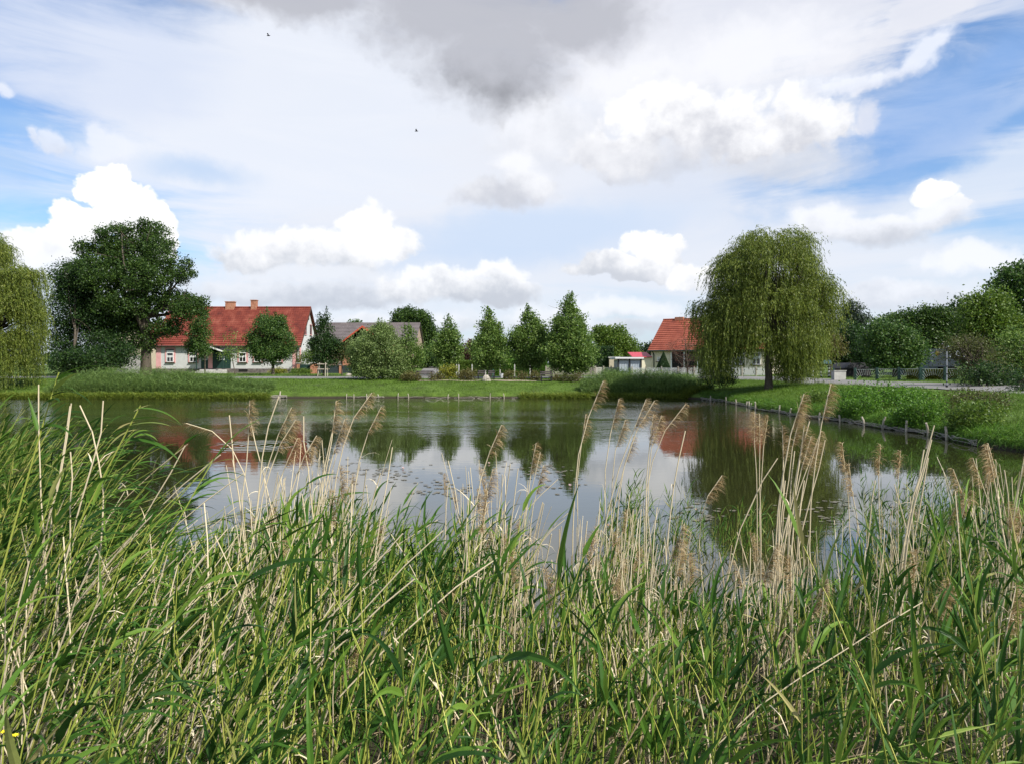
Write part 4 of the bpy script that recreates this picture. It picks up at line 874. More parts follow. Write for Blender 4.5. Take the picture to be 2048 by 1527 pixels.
# juniper mound and bush on the right bank
bush(1765, 792, 90, 24, 30, 'hedge', 'wide flat juniper mound on the right bank', 93, .10, dens=120, name='juniper_mound', spread=.2)
bush(1955, 800, 60, 26, 24.5, 'brown', 'broad reddish-green bush on the right bank near the edge', 94, .075, dens=150, name='bank_bush', spread=.12)
bush(2046, 770, 24, 24, 30, 'dark', 'dark bush at the right edge beyond the reddish-green bush', 95, .1)
for i, (x, y, h, l) in enumerate(((14.75, 24.5, .8, 'tall nettle clump hanging over the water, left one on the right bank'), (14.8, 21.6, .75, 'nettle clump beside the nearest wattle stakes'), (14.9, 28.8, .6, 'leafy herb clump at the water below the juniper mound'), (15.2, 33.5, .5, 'small leafy clump on the right bank below the willow side'))):
    z = g(x, y); tree('nettle_clump', l, [(x, y, z+h*.35, .75, .9, h*.75), (x-.35, y+.5, z+h*.1, .5, .6, h*.55)], (x, y), LM['bright'] if i % 2 else LM['hedge'], 100+i, dens=260, nleaf=22, spread=.13, size=.085, trunk_r=.012, limbs=10, cat='plant')

# weeping willows
def willow(label, lobes, base, Y, nb, seed, zmin, trunk_r, strand, minl=1.2, maxl=4.5, leaf=.16, cx=None, fork=3.6, zpx=None, rk=1.0):
    rng = np.random.default_rng(seed); bx, by = base; bz = g(bx, by) - .1
    t = thing('weeping_willow', (bx, by, bz), label, 'tree', 'weeping willows'); tr = Acc(); cr = Acc()
    n = 5; pth = np.array([(bx, by, bz), (bx+.02, by, bz+1.0), (bx-.05, by, bz+fork*.6), (bx+.05, by, bz+fork)]); tr.tube(pth, [trunk_r*1.3, trunk_r, trunk_r*.9, trunk_r*.85], 10)
    w = np.array([(l[3]*l[4]*l[5]) ** (2/3) for l in lobes]); w = w / w.sum(); C, D, S = [], [], []
    cen = np.array([cx if cx is not None else bx, by])
    for b in range(nb):
        l = lobes[rng.choice(len(lobes), p=w)]; d = rng.normal(size=3); d[2] = abs(d[2]) * .9 + .1; d /= np.linalg.norm(d); u = rng.uniform(.35, 1.0) ** .5
        s0 = np.array(l[:3]) + d * np.array(l[3:]) * u
        if b % 3 == 0: limb(rng, pth[-1] + rng.normal(size=3)*.1, s0 - [0, 0, .3], trunk_r*.3, .015, tr, sag=.05, k=4)
        out = np.array([s0[0] - cen[0], s0[1] - cen[1], 0]); out = out / (np.linalg.norm(out) + .3)
        ns = rng.integers(int(strand*.6), int(strand*1.4)); top_ = s0[2] > zmin + (max(l_[2] for l_ in lobes) - zmin) * .62; LB = rng.uniform(minl * .7, minl * 2.0) if top_ else rng.uniform(minl * 1.2, maxl)
        for k in range(ns):
            s = s0 + rng.normal(size=3) * [.26, .26, .16]; o = out + rng.normal(size=3) * [.5, .5, 0]; L = LB * rng.uniform(.6, 1.15)
            zm = zmin
            if zpx: zm = max(zmin, Z(np.interp(1024 + s[0] / s[1] * F + rng.normal() * 9, *zip(*zpx)) + rng.normal() * 16 - 4, s[1]))
            L = max(.5, min(L, s[2] - zm + rng.normal()*.12)); m = int(L / leaf * 2.1); tt = (np.arange(m) + rng.random(m)*.5) / m
            reach = rng.uniform(.3, .9) * rk
            p = s[None] + o[None] * (reach * (1 - np.exp(-3.0*tt)))[:, None]; p[:, 2] = s[2] + .22*np.sin(tt*3.1)*(tt < .5) - L * tt**1.35
            p[:, :2] += (rng.normal(size=2) * .06)[None] * np.sin(tt*5)[:, None]
            dd = np.c_[o[0]*.45*np.exp(-3*tt), o[1]*.45*np.exp(-3*tt), -.25 - tt]; dd = dd + rng.normal(size=dd.shape) * .33; dd /= np.linalg.norm(dd, axis=1)[:, None]
            C.append(p + rng.normal(size=p.shape)*.02); D.append(dd)
    C = np.concatenate(C); D = np.concatenate(D); add_leaves(cr, C, rng, leaf, .24, d=D)
    tr.build('trunk', M_BARK, t, smooth=True); cr.build('crown', LM['willow'], t)
Yw = 45.5
willow('big weeping willow with full dome standing alone on the right bank', [pl(*q, Yw) for q in ((1530, 545, 95, 75), (1545, 500, 78, 40), (1480, 545, 56, 44), (1455, 625, 70, 38), (1438, 655, 44, 34), (1462, 600, 44, 38), (1635, 600, 34, 40), (1500, 590, 60, 50), (1600, 590, 66, 60), (1625, 640, 50, 46), (1530, 620, 95, 60), (1540, 680, 70, 36), (1590, 690, 56, 34), (1465, 690, 46, 34), (1540, 600, 60, 60), (1605, 700, 46, 26), (1432, 705, 34, 24), (1570, 710, 44, 22))],
       (X(1537, Yw), Yw), Yw, 820, 200, 1.30, .24, 18, .9, 4.2, zpx=[(1385, 640), (1405, 705), (1422, 758), (1468, 762), (1480, 712), (1538, 712), (1552, 766), (1610, 772), (1632, 735), (1650, 690), (1690, 625)], rk=.75)
Yl = 54
willow('weeping willow cut off by the left edge of the photo', [pl(*q, Yl) for q in ((-80, 500, 85, 50), (-30, 515, 40, 45), (38, 560, 38, 30), (18, 610, 56, 50), (-70, 600, 110, 70), (55, 640, 26, 44), (8, 690, 56, 36))],
       (X(-60, Yl), Yl), Yl, 820, 201, .25, .4, 15, 1.2, 4.6, leaf=.17, rk=.6)
# woodland far behind
rng = np.random.default_rng(5); a = Acc(); xs = rng.uniform(-420, 420, 2600); hs = 5 + 3*np.sin(xs*.03) + 2*np.sin(xs*.11+1)
cs = np.c_[xs, 300 + rng.uniform(-8, 30, 2600), 3 + rng.random(2600) * np.maximum(hs, 2)]
p = np.repeat(cs, 22, 0) + rng.normal(size=(2600*22, 3)) * [1.3, 1.3, .9]; add_leaves(a, p, rng, 1.1, .7)
tag(a.build('distant_woodland', LM['dark']), 'dark band of woodland on the horizon behind the village', 'woodland', kind='stuff')

# two birds high up
def bird(px, py, Y, sp, label):
    x, z = X(px, Y), Z(py, Y); a = Acc(); a.tube([(x-.09, Y, z), (x-.04, Y, z+.01), (x+.04, Y, z+.01), (x+.09, Y, z+.015)], [.006, .025, .025, .008], 6)
    for s in (-1, 1): a.hexa([(x-.03, Y, z), (x+.03, Y, z), (x+.02+s*.0, Y+s*sp, z+.07), (x-.04, Y+s*sp, z+.07), (x-.03, Y, z+.008), (x+.03, Y, z+.008), (x+.02, Y+s*sp, z+.075), (x-.04, Y+s*sp, z+.075)])
    tag(a.build('bird', M_BLACK), label, 'bird')
bird(537, 72, 34, .12, 'tiny dark bird flying high in the upper left sky'); bird(833, 263, 34, .12, 'tiny dark bird flying in the middle of the sky')
# ------------------------------------------------------------------ reeds, grass, water plants
M_RLEAF = mat('reed_leaf', [(.016,.050,.010), (.055,.135,.016), (.150,.245,.034), (.34,.30,.12)], pos=[0, .5, .93, 1.0], rough=.5, island=True, transl=.30, spec=.18)
M_RLEAF2 = mat('broad_leaf', [(.055,.150,.020), (.090,.210,.030)], rough=.42, island=True, transl=.3, spec=.4)
M_RSTEM = mat('reed_stem', [(.14,.20,.03), (.26,.30,.05), (.40,.38,.10)], rough=.5, island=True)
M_DRY = mat('dry_reed', [(.36,.28,.16), (.54,.45,.29), (.66,.58,.42)], rough=.6, island=True)
M_DRYL = mat('dry_litter', [(.10,.07,.04), (.24,.18,.10), (.42,.35,.22)], rough=.7, island=True)
M_PLUME = mat('reed_plume', [(.20,.12,.045), (.40,.28,.13), (.56,.46,.29)], rough=.8, island=True, transl=.3)
def blades(acc, base, d0, L, W, droop, ns, rng, fold=.18, wind=None, prof=None):
    """curved tapering leaves, three vertices across"""
    n = len(base); d = d0 / np.linalg.norm(d0, axis=1)[:, None]; p = base.copy(); step = (L / ns)[:, None]
    up = np.array([0, 0, 1.0]); side = np.cross(d, up) + rng.normal(size=(n, 3)) * .35; side /= np.linalg.norm(side, axis=1)[:, None]
    t = np.linspace(0, 1, ns + 1); w = (np.minimum(1, .35 + t * 4) * np.clip(1 - t, 0, 1) ** .75) if prof is None else prof(t)
    out = []
    for i in range(ns + 1):
        nrm = np.cross(side, d); ww = (W * w[i])[:, None]
        out += [p - side * ww * .5, p - nrm * ww * fold, p + side * ww * .5]
        dd = np.array([0, 0, -1.0])[None] * (droop / ns)[:, None] * (1 + i * .35)
        if wind is not None: dd = dd + wind / ns
        d = d + dd; d /= np.linalg.norm(d, axis=1)[:, None]; p = p + d * step
        side = side - d * (side * d).sum(1)[:, None]; side /= np.linalg.norm(side, axis=1)[:, None]
    v = np.stack(out, 1); k = 3 * (ns + 1); b = (np.arange(n) * k)[:, None, None]; i = (np.arange(ns) * 3)[None, :, None]
    f = np.concatenate([b + i + np.array([0, 1, 4, 3]), b + i + np.array([1, 2, 5, 4])], 1).reshape(-1, 4)
    acc.add(v.reshape(-1, 3), f)
def stem_path(b, h, lean, bend, n=8):
    t = np.linspace(0, 1, n)[:, None]; b = np.array(b, float); l = np.array([lean[0], lean[1], 0.])
    p = b + l * h * (t * (1 - bend) + bend * t ** 2.2) ; p[:, 2] += (h * np.sqrt(max(.15, 1 - min(.85, l[0]**2 + l[1]**2))) * t)[:, 0]
    return p
def green_reed(acs, acl, b, h, lean, rng, scale=1.0, wind=.5, nl=None, ns=6):
    p = stem_path(b, h, lean, .3); r = .0040 * scale
    acs.tube(p, np.linspace(r * 1.2, r * .4, len(p)), 4, cap=False)
    nl = nl or max(5, int(h / .11)); t = np.sort(rng.uniform(.22, 1.0, nl)); t[-1] = 1.0
    k = t * (len(p) - 1); i = np.minimum(k.astype(int), len(p) - 2); f = (k - i)[:, None]
    base = p[i] * (1 - f) + p[i + 1] * f; ax = p[i + 1] - p[i]; ax /= np.linalg.norm(ax, axis=1)[:, None]
    an = rng.uniform(0, 6.283, nl) ; o = np.c_[np.cos(an) + wind, np.sin(an) * .8, np.zeros(nl)]; o /= np.linalg.norm(o, axis=1)[:, None] + 1e-6
    op = rng.uniform(.25, .8, nl)[:, None]; op[-1] = .1; d = ax + o * op
    L = rng.uniform(.15, .32, nl) * scale * np.interp(t, [.2, .5, .9, 1], [.8, 1.1, .95, .7]); W = rng.uniform(.013, .028, nl) * scale
    blades(acl, base, d, L, W, rng.uniform(.0, .95, nl) ** 1.3 * 1.1, ns, rng, wind=np.array([wind * .38, 0, 0]))
def plume(acc, p, rng, size=1.0, side=1.0, n=210):
    """soft one-sided seed head along the last part of a stalk"""
    L = np.r_[0, np.cumsum(np.linalg.norm(np.diff(p, axis=0), axis=1))]; tot = L[-1]; ln = .20 * size
    s = tot - ln * rng.random(n) ** .8; base = np.c_[[np.interp(s, L, p[:, j]) for j in range(3)]].T
    ax = p[-1] - p[-3]; ax = ax / np.linalg.norm(ax); o = np.c_[side * rng.uniform(.0, 1, n) + rng.normal(size=n) * .25, rng.normal(size=n) * .45, rng.uniform(-.7, .3, n)]
    f = (tot - s) / ln; l = size * (.024 + .058 * np.sin(np.clip(f, 0, 1) * math.pi * .85 + .2)) * rng.uniform(.6, 1.2, n)
    blades(acc, base, ax[None] * .9 + o * .7, l, np.full(n, .0030) * size, np.full(n, 1.3), 3, rng, fold=.0)
def dry_reed(acs, acp, pts, rng, r=.0042, pl_=True, side=1.0, psize=1.0, scrap=True):
    pts = np.array(pts, float); t = np.linspace(0, 1, 9); s = np.r_[0, np.cumsum(np.linalg.norm(np.diff(pts, axis=0), axis=1))]; s /= s[-1]
    # smooth through the given points
    deg = min(len(pts) - 1, 3); p = np.c_[[np.polyval(np.polyfit(s, pts[:, j], deg), t) for j in range(3)]].T
    jit = rng.normal(size=(9, 3)) * .0035; jit[0] = 0; p = p + jit
    acs.tube(p, np.linspace(r, r * (.55 if pl_ else .75), 9), 6)
    if scrap:
        k = rng.integers(1, 4); i = rng.integers(1, 7, k)
        blades(acs, p[i], np.c_[rng.normal(size=k) * .35, rng.normal(size=k) * .35, np.full(k, .8)], rng.uniform(.06, .2, k), rng.uniform(.005, .010, k), rng.uniform(0, 2.4, k), 4, rng)
    if pl_: plume(acp, p, rng, psize, side)
    return p
CON = np.array([(-200,735),(0,770),(60,850),(120,945),(200,1005),(300,1040),(400,1055),(500,1015),(600,975),(700,965),(800,1015),(900,1025),(1000,985),(1060,1090),(1100,1160),(1150,1120),(1200,1080),(1300,1100),(1400,1150),(1500,1160),(1600,1150),(1700,1110),(1800,1060),(1900,1010),(2048,970),(2300,950)], float)
def contour(px): return 48 + np.interp(px, CON[:, 0], CON[:, 1])
def zone(px, kind):
    z = [(340, 'in the leafy mass at the left'), (780, 'left of the middle, before the water rings'), (1120, 'in the middle, below the lily pads'), (1480, 'near, right of the middle'), (9999, 'near, at the right side')]
    for a, s in z:
        if px < a: return s
rng = np.random.default_rng(77)
cand = []
while len(cand) < 2700:
    Y = math.sqrt(rng.uniform(1.35**2, 8.6**2)); px = rng.uniform(-180, 2230); x = X(px, Y)
    ny = float(near_y(x))
    if Y > ny + 2.9 + .8*math.sin(x*1.7) or (px > 1040 and px < 1130 and Y > 4.8): continue
    zb = max(g(x, Y), -.25); c = contour(px + np.interp(px, [100, 400], [60, 20]))
    if Y < 3.2: zt = EYE - (c + rng.uniform(20, 420) - HOR) / F * Y
    else: zt = EYE - (c + abs(rng.normal()) * 75 - 15 - HOR) / F * Y
    h = min(zt - zb, 2.1)
    if h < .28: continue
    lw = np.interp(px, [0, 250, 500, 2048], [.45, .28, .08, .04]); lean = (lw + rng.normal() * .20, rng.normal() * .18)
    cand.append((px, x, Y, zb, h, lean))
cand.sort(key=lambda c: -(min(1, c[4]) / c[2]) * (1 if -20 < c[0] < 2068 else .01) * (1 if c[2] > 1.7 else .2))
SA, SL = Acc(), Acc()
for i, (px, x, Y, zb, h, lean) in enumerate(cand):
    r = np.random.default_rng(9000 + i); sc_ = r.uniform(.8, 1.15) * (1.0 if Y > 2.4 else .8)
    hh = h / math.sqrt(max(.3, 1 - lean[0]**2 * .6))
    if i < 290:
        t = thing('green_reed', (x, Y, zb), 'leafy green reed ' + zone(px, 0), 'reed', 'green reeds ' + zone(px, 0))
        a, b = Acc(), Acc(); green_reed(a, b, (x, Y, zb), hh, lean, r, sc_, wind=np.interp(px, [0, 500], [.9, .4]))
        a.build('stem', M_RSTEM, t); b.build('foliage', M_RLEAF, t)
    else: green_reed(SA, SL, (x, Y, zb), hh, lean, r, sc_, wind=np.interp(px, [0, 500], [.9, .4]), ns=5 if Y > 3 else 6)
rb = bpy.data.objects.new('reed_bed', None); sc.collection.objects.link(rb); tag(rb, 'dense green reeds and stems filling the near bank', 'reeds', kind='stuff')
SA.build('stems', M_RSTEM, rb); SL.build('foliage', M_RLEAF, rb)
# reeds standing out in the water
mid = Acc(); mid2 = Acc(); r = np.random.default_rng(31)
def emergent(n, p0, p1, y0, y1, ya, yb, lw=.08, sc_=.75):
    for _ in range(n):
        Y = r.uniform(y0, y1); px = r.uniform(p0, p1) ; x = X(px, Y); top = np.interp(px, [p0, (p0+p1)/2, p1], [ya + 45, ya, ya + 45]) + r.uniform(0, yb - ya)
        h = EYE - (top - HOR) / F * Y + .2
        if h > .3: green_reed(mid, mid2, (x, Y, -.2), h, (lw + r.normal()*.12, r.normal()*.1), r, sc_, wind=.3, nl=int(h/.085), ns=4)
emergent(90, 1190, 1290, 7.0, 8.6, 935, 1080); emergent(60, 1290, 1400, 7.5, 9, 960, 1090); emergent(110, 1400, 1580, 8.0, 10.5, 990, 1080)
emergent(100, 1730, 1900, 7.6, 10, 900, 1010); emergent(110, 1860, 2080, 7.6, 10.5, 930, 1020); emergent(50, 480, 720, 6.8, 8.5, 960, 1060); emergent(40, 1600, 1740, 7.5, 9.5, 1010, 1090)
ob = bpy.data.objects.new('emergent_reeds', None); sc.collection.objects.link(ob); tag(ob, 'slender green reeds standing out in the water beyond the near bank', 'reeds', kind='stuff')
mid.build('stems', M_RSTEM, ob); mid2.build('foliage', M_RLEAF, ob)

# dry stalks: (tip, ..., base) in photo pixels, distance, plume, label
def dry_thing(pp, Y, pl_, label, group, seed, r=.0044, side=1.0, psize=1.0, dy=.0):
    rr = np.random.default_rng(seed); pts = []
    n = len(pp)
    for k, (a, b) in enumerate(pp[::-1]): y = Y - dy * k / (n - 1); pts.append((X(a, y), y, Z(b, y)))
    b0, b1 = np.array(pts[0]), np.array(pts[1]); d = b0 - b1; zg = g(b0[0], b0[1]) - .05
    if b0[2] > zg: pts[0] = tuple(b0 + d * min(1.2, (b0[2] - max(zg, -.25)) / max(-d[2], .05)))
    base = pts[0]; t = thing('dry_reed', base, label, 'dry reed', group); a, b = Acc(), Acc()
    dry_reed(a, b, pts, rr, r, pl_, side, psize); a.build('stem', M_DRY, t, smooth=True)
    if pl_: b.build('plume', M_PLUME, t)
S = 5000
def fam(lst, Y, label, group, **k):
    global S
    for e in lst:
        S += 1; pl_ = e[0]; dry_thing(e[1:], Y + ((S * 37) % 11 - 5) * .09, pl_, label, group, S, **k)
G1 = 'dry plumed reeds right of the middle'
fam([(1, (1205, 762), (1172, 850), (1152, 950), (1150, 1180))], 4.3, 'tall dry reed with beige plume reaching highest right of the middle', None, r=.005)
fam([(1, (1172, 828), (1160, 900), (1155, 1000), (1152, 1190))], 4.4, 'dry reed with rough frayed plume just left of the highest one', None)
fam([(1, (1238, 798), (1214, 900), (1210, 1000), (1206, 1180)), (1, (1252, 838), (1232, 900), (1222, 1000), (1216, 1190)), (1, (1293, 798), (1262, 870), (1232, 960), (1205, 1170)), (1, (1308, 800), (1266, 880), (1238, 970), (1213, 1180)), (1, (1268, 870), (1250, 930), (1236, 1020), (1225, 1170)),
     (1, (1306, 828), (1296, 920), (1292, 1020), (1300, 1180)), (1, (1322, 832), (1300, 920), (1296, 1020), (1310, 1190))], 4.5, 'dry reed with golden brown plume in the loose group right of the middle', G1)
fam([(1, (1372, 808), (1325, 870), (1292, 990), (1300, 1100), (1340, 1190))], 4.3, 'dry reed whose plume bends over to the right before the red roof reflection', None)
fam([(0, (1370, 860), (1350, 950), (1338, 1050), (1335, 1180))], 4.2, 'bare straight dry reed right of the bending plume', None)
fam([(1, (1444, 950), (1412, 1000), (1400, 1080), (1390, 1190))], 4.0, 'single dry reed with curved pale plume between the two stalk groups', None)
fam([(1, (1507, 822), (1512, 920), (1514, 1040), (1520, 1180)), (1, (1518, 826), (1520, 920), (1520, 1040), (1528, 1180)), (1, (1534, 830), (1526, 920), (1520, 1040), (1530, 1190))], 4.4, 'one of three upright dry reeds with fluffy plumes left of the thick clump', 'three upright plumed reeds', side=-1.0)
G2 = 'thick clump of dry reeds right of the middle'
fam([(1, (1607, 788), (1580, 870), (1562, 980), (1556, 1220)), (1, (1603, 800), (1576, 890), (1558, 1000), (1550, 1220)), (1, (1600, 830), (1585, 900), (1570, 1010), (1560, 1210)), (1, (1612, 850), (1598, 940), (1575, 1040), (1565, 1220)), (1, (1565, 850), (1566, 930), (1560, 1050), (1566, 1220)),
     (1, (1640, 862), (1612, 940), (1580, 1040), (1560, 1220)), (1, (1626, 870), (1600, 950), (1582, 1050), (1572, 1220)), (1, (1632, 885), (1604, 1000), (1596, 1100), (1594, 1220)), (0, (1650, 880), (1624, 980), (1600, 1080), (1590, 1220)), (0, (1618, 840), (1596, 930), (1574, 1050), (1570, 1230)), (0, (1590, 900), (1580, 1000), (1576, 1100), (1580, 1220)),
     (0, (1598, 920), (1588, 1010), (1582, 1100), (1590, 1230)), (0, (1610, 960), (1596, 1040), (1598, 1120), (1612, 1230)), (0, (1570, 960), (1560, 1040), (1556, 1120), (1548, 1230))], 4.0, 'dry beige reed in the thickest clump of stalks right of the middle', G2, r=.005)
fam([(1, (1664, 766), (1640, 860), (1626, 970), (1626, 1220))], 4.0, 'tallest dry reed standing out right of the thickest clump', None, r=.0048)
fam([(0, (1556, 915), (1520, 970), (1480, 1060), (1465, 1180))], 4.1, 'bare dry reed slanting left of the thickest clump', None)
fam([(1, (1684, 885), (1692, 960), (1700, 1060), (1690, 1210)), (1, (1698, 925), (1706, 990), (1722, 1100), (1735, 1210)), (1, (1762, 888), (1758, 960), (1760, 1060), (1775, 1210)), (1, (1800, 898), (1796, 960), (1796, 1060), (1790, 1200)), (0, (1750, 960), (1740, 1040), (1735, 1120), (1728, 1210))], 4.3, 'thin dry reed with drooping brown plume in the open water gap at the right', 'thin plumed reeds at the right', side=-.9)
fam([(0, (1866, 850), (1840, 950), (1815, 1060), (1795, 1220)), (0, (1862, 880), (1838, 970), (1818, 1080), (1805, 1220)), (0, (1850, 900), (1830, 990), (1812, 1090), (1798, 1230)), (0, (1858, 915), (1842, 1000), (1825, 1100), (1815, 1220)), (0, (1846, 930), (1822, 1010), (1806, 1110), (1785, 1230))], 3.9, 'bare dry reed in the tight slanting bundle at the right', 'tight slanting bundle at the right', r=.005)
fam([(1, (1905, 938), (1932, 1000), (1965, 1080), (1990, 1200)), (1, (1946, 915), (1972, 990), (1996, 1080), (2010, 1200)), (1, (1972, 888), (1990, 960), (2010, 1080), (2020, 1200)), (1, (1975, 885), (1998, 970), (2022, 1080), (2040, 1200)), (0, (2010, 940), (2016, 1020), (2022, 1100), (2026, 1200)), (1, (2036, 1010), (2040, 1080), (2040, 1140), (2044, 1220)), (0, (1996, 980), (2006, 1060), (2016, 1130), (2030, 1220))], 3.8, 'dry reed leaning left with dark reddish plume at the right edge', 'left-leaning reeds at the right edge', side=-1.2, r=.005)
fam([(1, (1001, 850), (970, 930), (950, 1010), (940, 1140))], 4.2, 'dry reed with long thin plume over the lily pads, middle', None)
fam([(1, (1072, 886), (1060, 960), (1050, 1040), (1046, 1150)), (1, (1086, 930), (1070, 990), (1060, 1060), (1058, 1150)), (1, (985, 940), (972, 1000), (962, 1070), (955, 1150))], 4.2, 'dry plumed reed beside the water gap in the middle', 'plumed reeds in the middle')
fam([(0, (1115, 958), (1060, 1010), (1000, 1080), (960, 1150)), (0, (1140, 1020), (1100, 1060), (1070, 1110), (1040, 1190)), (0, (1130, 1035), (1090, 1075), (1060, 1125), (1030, 1200))], 4.2, 'bare dry reed slanting far right over the water gap in the middle', 'bare slanting reeds in the middle', r=.003)
fam([(1, (745, 785), (700, 850), (672, 950), (655, 1090))], 4.0, 'dry reed with large drooping plume, highest left of the middle', None, r=.0048)
fam([(1, (762, 812), (735, 870), (712, 960), (690, 1100))], 4.0, 'dry reed with hanging plume just right of the highest one left of the middle', None)
fam([(1, (500, 800), (496, 880), (490, 970), (478, 1120)), (1, (583, 815), (552, 880), (525, 970), (505, 1110)), (1, (590, 838), (556, 900), (530, 980), (512, 1110)), (0, (556, 792), (536, 860), (520, 950), (498, 1100)), (1, (595, 875), (572, 930), (548, 1000), (530, 1110)), (1, (634, 872), (600, 930), (575, 1010), (560, 1110)),
     (0, (606, 830), (612, 900), (622, 990), (630, 1110)), (0, (500, 840), (515, 900), (530, 960), (545, 1100)), (1, (690, 838), (668, 900), (650, 980), (635, 1100)), (1, (672, 800), (660, 880), (645, 960), (628, 1100)), (0, (668, 830), (655, 920), (640, 1000), (622, 1110)), (0, (460, 830), (468, 920), (480, 1010), (490, 1120))], 4.0, 'dry reed with small ragged plume in the wide group before the water rings', 'wide group of dry reeds before the water rings')
fam([(1, (372, 846), (430, 862), (475, 920), (498, 1000), (505, 1100))], 4.0, 'dry reed arching far over to the left with its plume', None, side=-.6)
fam([(0, (205, 800), (195, 880), (175, 960), (150, 1120)), (0, (143, 806), (132, 890), (115, 990), (75, 1150)), (0, (138, 812), (128, 900), (108, 1000), (62, 1150)), (0, (160, 808), (190, 880), (202, 940), (196, 1100)), (0, (75, 770), (76, 860), (80, 960), (84, 1150)), (0, (370, 890), (320, 980), (270, 1070), (200, 1180)), (0, (140, 900), (142, 960), (141, 1040), (140, 1180))], 3.6, 'bare dry reed rising out of the leafy mass at the left', 'bare dry reeds at the left')
# random dry stalks
r = np.random.default_rng(55); DS, DP = Acc(), Acc(); extra = []
cl = [(480, 45, 6), (545, 45, 8), (640, 40, 8), (700, 30, 3), (940, 30, 6), (1010, 45, 8), (1060, 30, 5), (1170, 40, 10), (1230, 45, 13), (1300, 40, 9), (1370, 40, 4), (1520, 35, 8), (1580, 40, 14), (1700, 50, 3), (1800, 35, 7), (1900, 50, 4), (1990, 45, 9)]
w = np.array([c[2] for c in cl], float); w /= w.sum()
for i in range(1020):
    left = i % 10 < 2
    if left: px = r.uniform(-60, 460); Y = r.uniform(2.2, 5.5); lean = r.normal(.42, .30); top = contour(px + 80) + r.uniform(-30, 330)
    elif i % 10 < 9:
        c = cl[r.choice(len(cl), p=w)]; px = r.normal(c[0], c[1]); Y = r.uniform(3.0, 6.6); lean = r.normal(.04, .11); top = contour(px) + r.uniform(-140, 90)
    else: px = r.uniform(0, 2048); Y = r.uniform(2.0, 5.0); lean = r.normal(.05, .40); top = contour(px) + r.uniform(0, 330)
    x = X(px, Y); zb = max(g(x, Y), -.2); zt = EYE - (top - HOR) / F * Y; h = zt - zb
    if h < .3 or (1040 < px < 1130 and Y > 4.6): continue
    ly = r.normal() * .12; pts = [(x, Y, zb), (x + lean*h*.3, Y + ly*h*.3, zb + h*.4), (x + lean*h*.62, Y + ly*h*.6, zb + h*.72), (x + lean*h*1.0, Y + ly*h, zb + h)]
    extra.append((h / Y, px, pts, r.random() < .10 and not left, 1 if r.random() < .7 else -1, i))
extra.sort(key=lambda e: -e[0] * (1 if 0 < e[1] < 2048 else .01))
nd_ = 300 - sum(1 for o in sc.objects if o.name.startswith('dry_reed') and o.type == 'EMPTY')
for k, (s_, px, pts, pl_, sd, i) in enumerate(extra):
    rr = np.random.default_rng(6000 + i)
    if k < nd_:
        z = zone(px, 1); t = thing('dry_reed', pts[0], 'plain dry beige reed stalk ' + z, 'dry reed', 'dry stalks ' + z); a, b = Acc(), Acc()
        dry_reed(a, b, pts, rr, rr.uniform(.0023, .0038), pl_, sd); a.build('stem', M_DRY, t, smooth=True)
        if pl_: b.build('plume', M_PLUME, t)
    else: dry_reed(DS, DP, pts, rr, rr.uniform(.0023, .0038), pl_, sd)
# litter of broken stalks and low grass under the reeds
DL = Acc(); n = 1500; px = r.uniform(-150, 2200, n); Y = r.uniform(1.2, 6.0, n); x = (px - 1024) / F * Y; z = np.maximum(G(x, Y), -.05)
for i in range(n):
    a_ = r.normal(.6, .8); L = r.uniform(.15, .6); el = abs(r.normal(.5, .35)); d = np.array([math.cos(a_) * math.cos(el), math.sin(a_) * math.cos(el), math.sin(el)])
    b = np.array([x[i], Y[i], z[i] + r.uniform(-.02, .10)]); DL.tube([b, b + d * L * .5 + r.normal(size=3) * .01, b + d * L], r.uniform(.0015, .0035), 4, cap=False)
dl = DL.build('dry_stalks_underneath', M_DRYL); tag(DS.build('dry_stalks', M_DRY), 'mass of thinner dry beige reed stalks standing among the green reeds', 'dry stalks', kind='stuff'); tag(dl, 'thick litter of broken dry stalks between the green reeds', 'dry stalks', kind='stuff')
if DP.n: DP.build('plumes', M_PLUME, dl)
def grass(name, label, n, fn, Lr, Wr, m, seed, lean=.5, ns=2, droop=(.2, 1.4), Y0=True):
    rr = np.random.default_rng(seed); a = Acc(); x, y = fn(rr, n); z = G(x, y); k = (z > -.02); x, y, z = x[k], y[k], z[k]; n = len(x)
    d = np.c_[rr.normal(size=n) * lean + .12, rr.normal(size=n) * lean, np.ones(n)]
    pt = .62 + .75 * (.5 + .5 * np.sin(x * .9 + 2 * np.sin(y * 1.3)) * np.sin(y * .8 + 1.7 * np.sin(x * .37)))
    blades(a, np.c_[x, y, z - .02], d, rr.uniform(*Lr, n) * (pt if Y0 else 1), rr.uniform(*Wr, n), rr.uniform(*droop, n), ns, rr, fold=.05)
    return tag(a.build(name, m), label, 'grass', kind='stuff')
def frus(p0, p1, y0, y1):
    def f(rr, n): Y = np.sqrt(rr.uniform(y0**2, y1**2, n)); p = rr.uniform(p0, p1, n); return (p - 1024) / F * Y, Y
    return f
grass('bank_grass', 'thin grass blades between the reeds on the near bank', 10000, frus(-150, 2200, 1.2, 6.5), (.14, .40), (.003, .008), M_RLEAF, 61, lean=.3, ns=4, droop=(.1, 1.2))
grass('broad_leaf_plants', 'broad fresh green leaves low at the lower left of the near bank', 420, frus(-60, 430, 1.5, 2.6), (.35, .62), (.02, .034), M_RLEAF2, 62, lean=.28, ns=7, droop=(.2, 1.5))
M_GRASS = mat('grass_blades', [(.060,.115,.010), (.095,.180,.015), (.150,.240,.028)], rough=.6, island=True, transl=.3)
def fband(x0, x1, d0, d1):
    def f(rr, n): x = rr.uniform(x0, x1, n); return x, far_y(x) + rr.uniform(d0, d1, n)
    return f
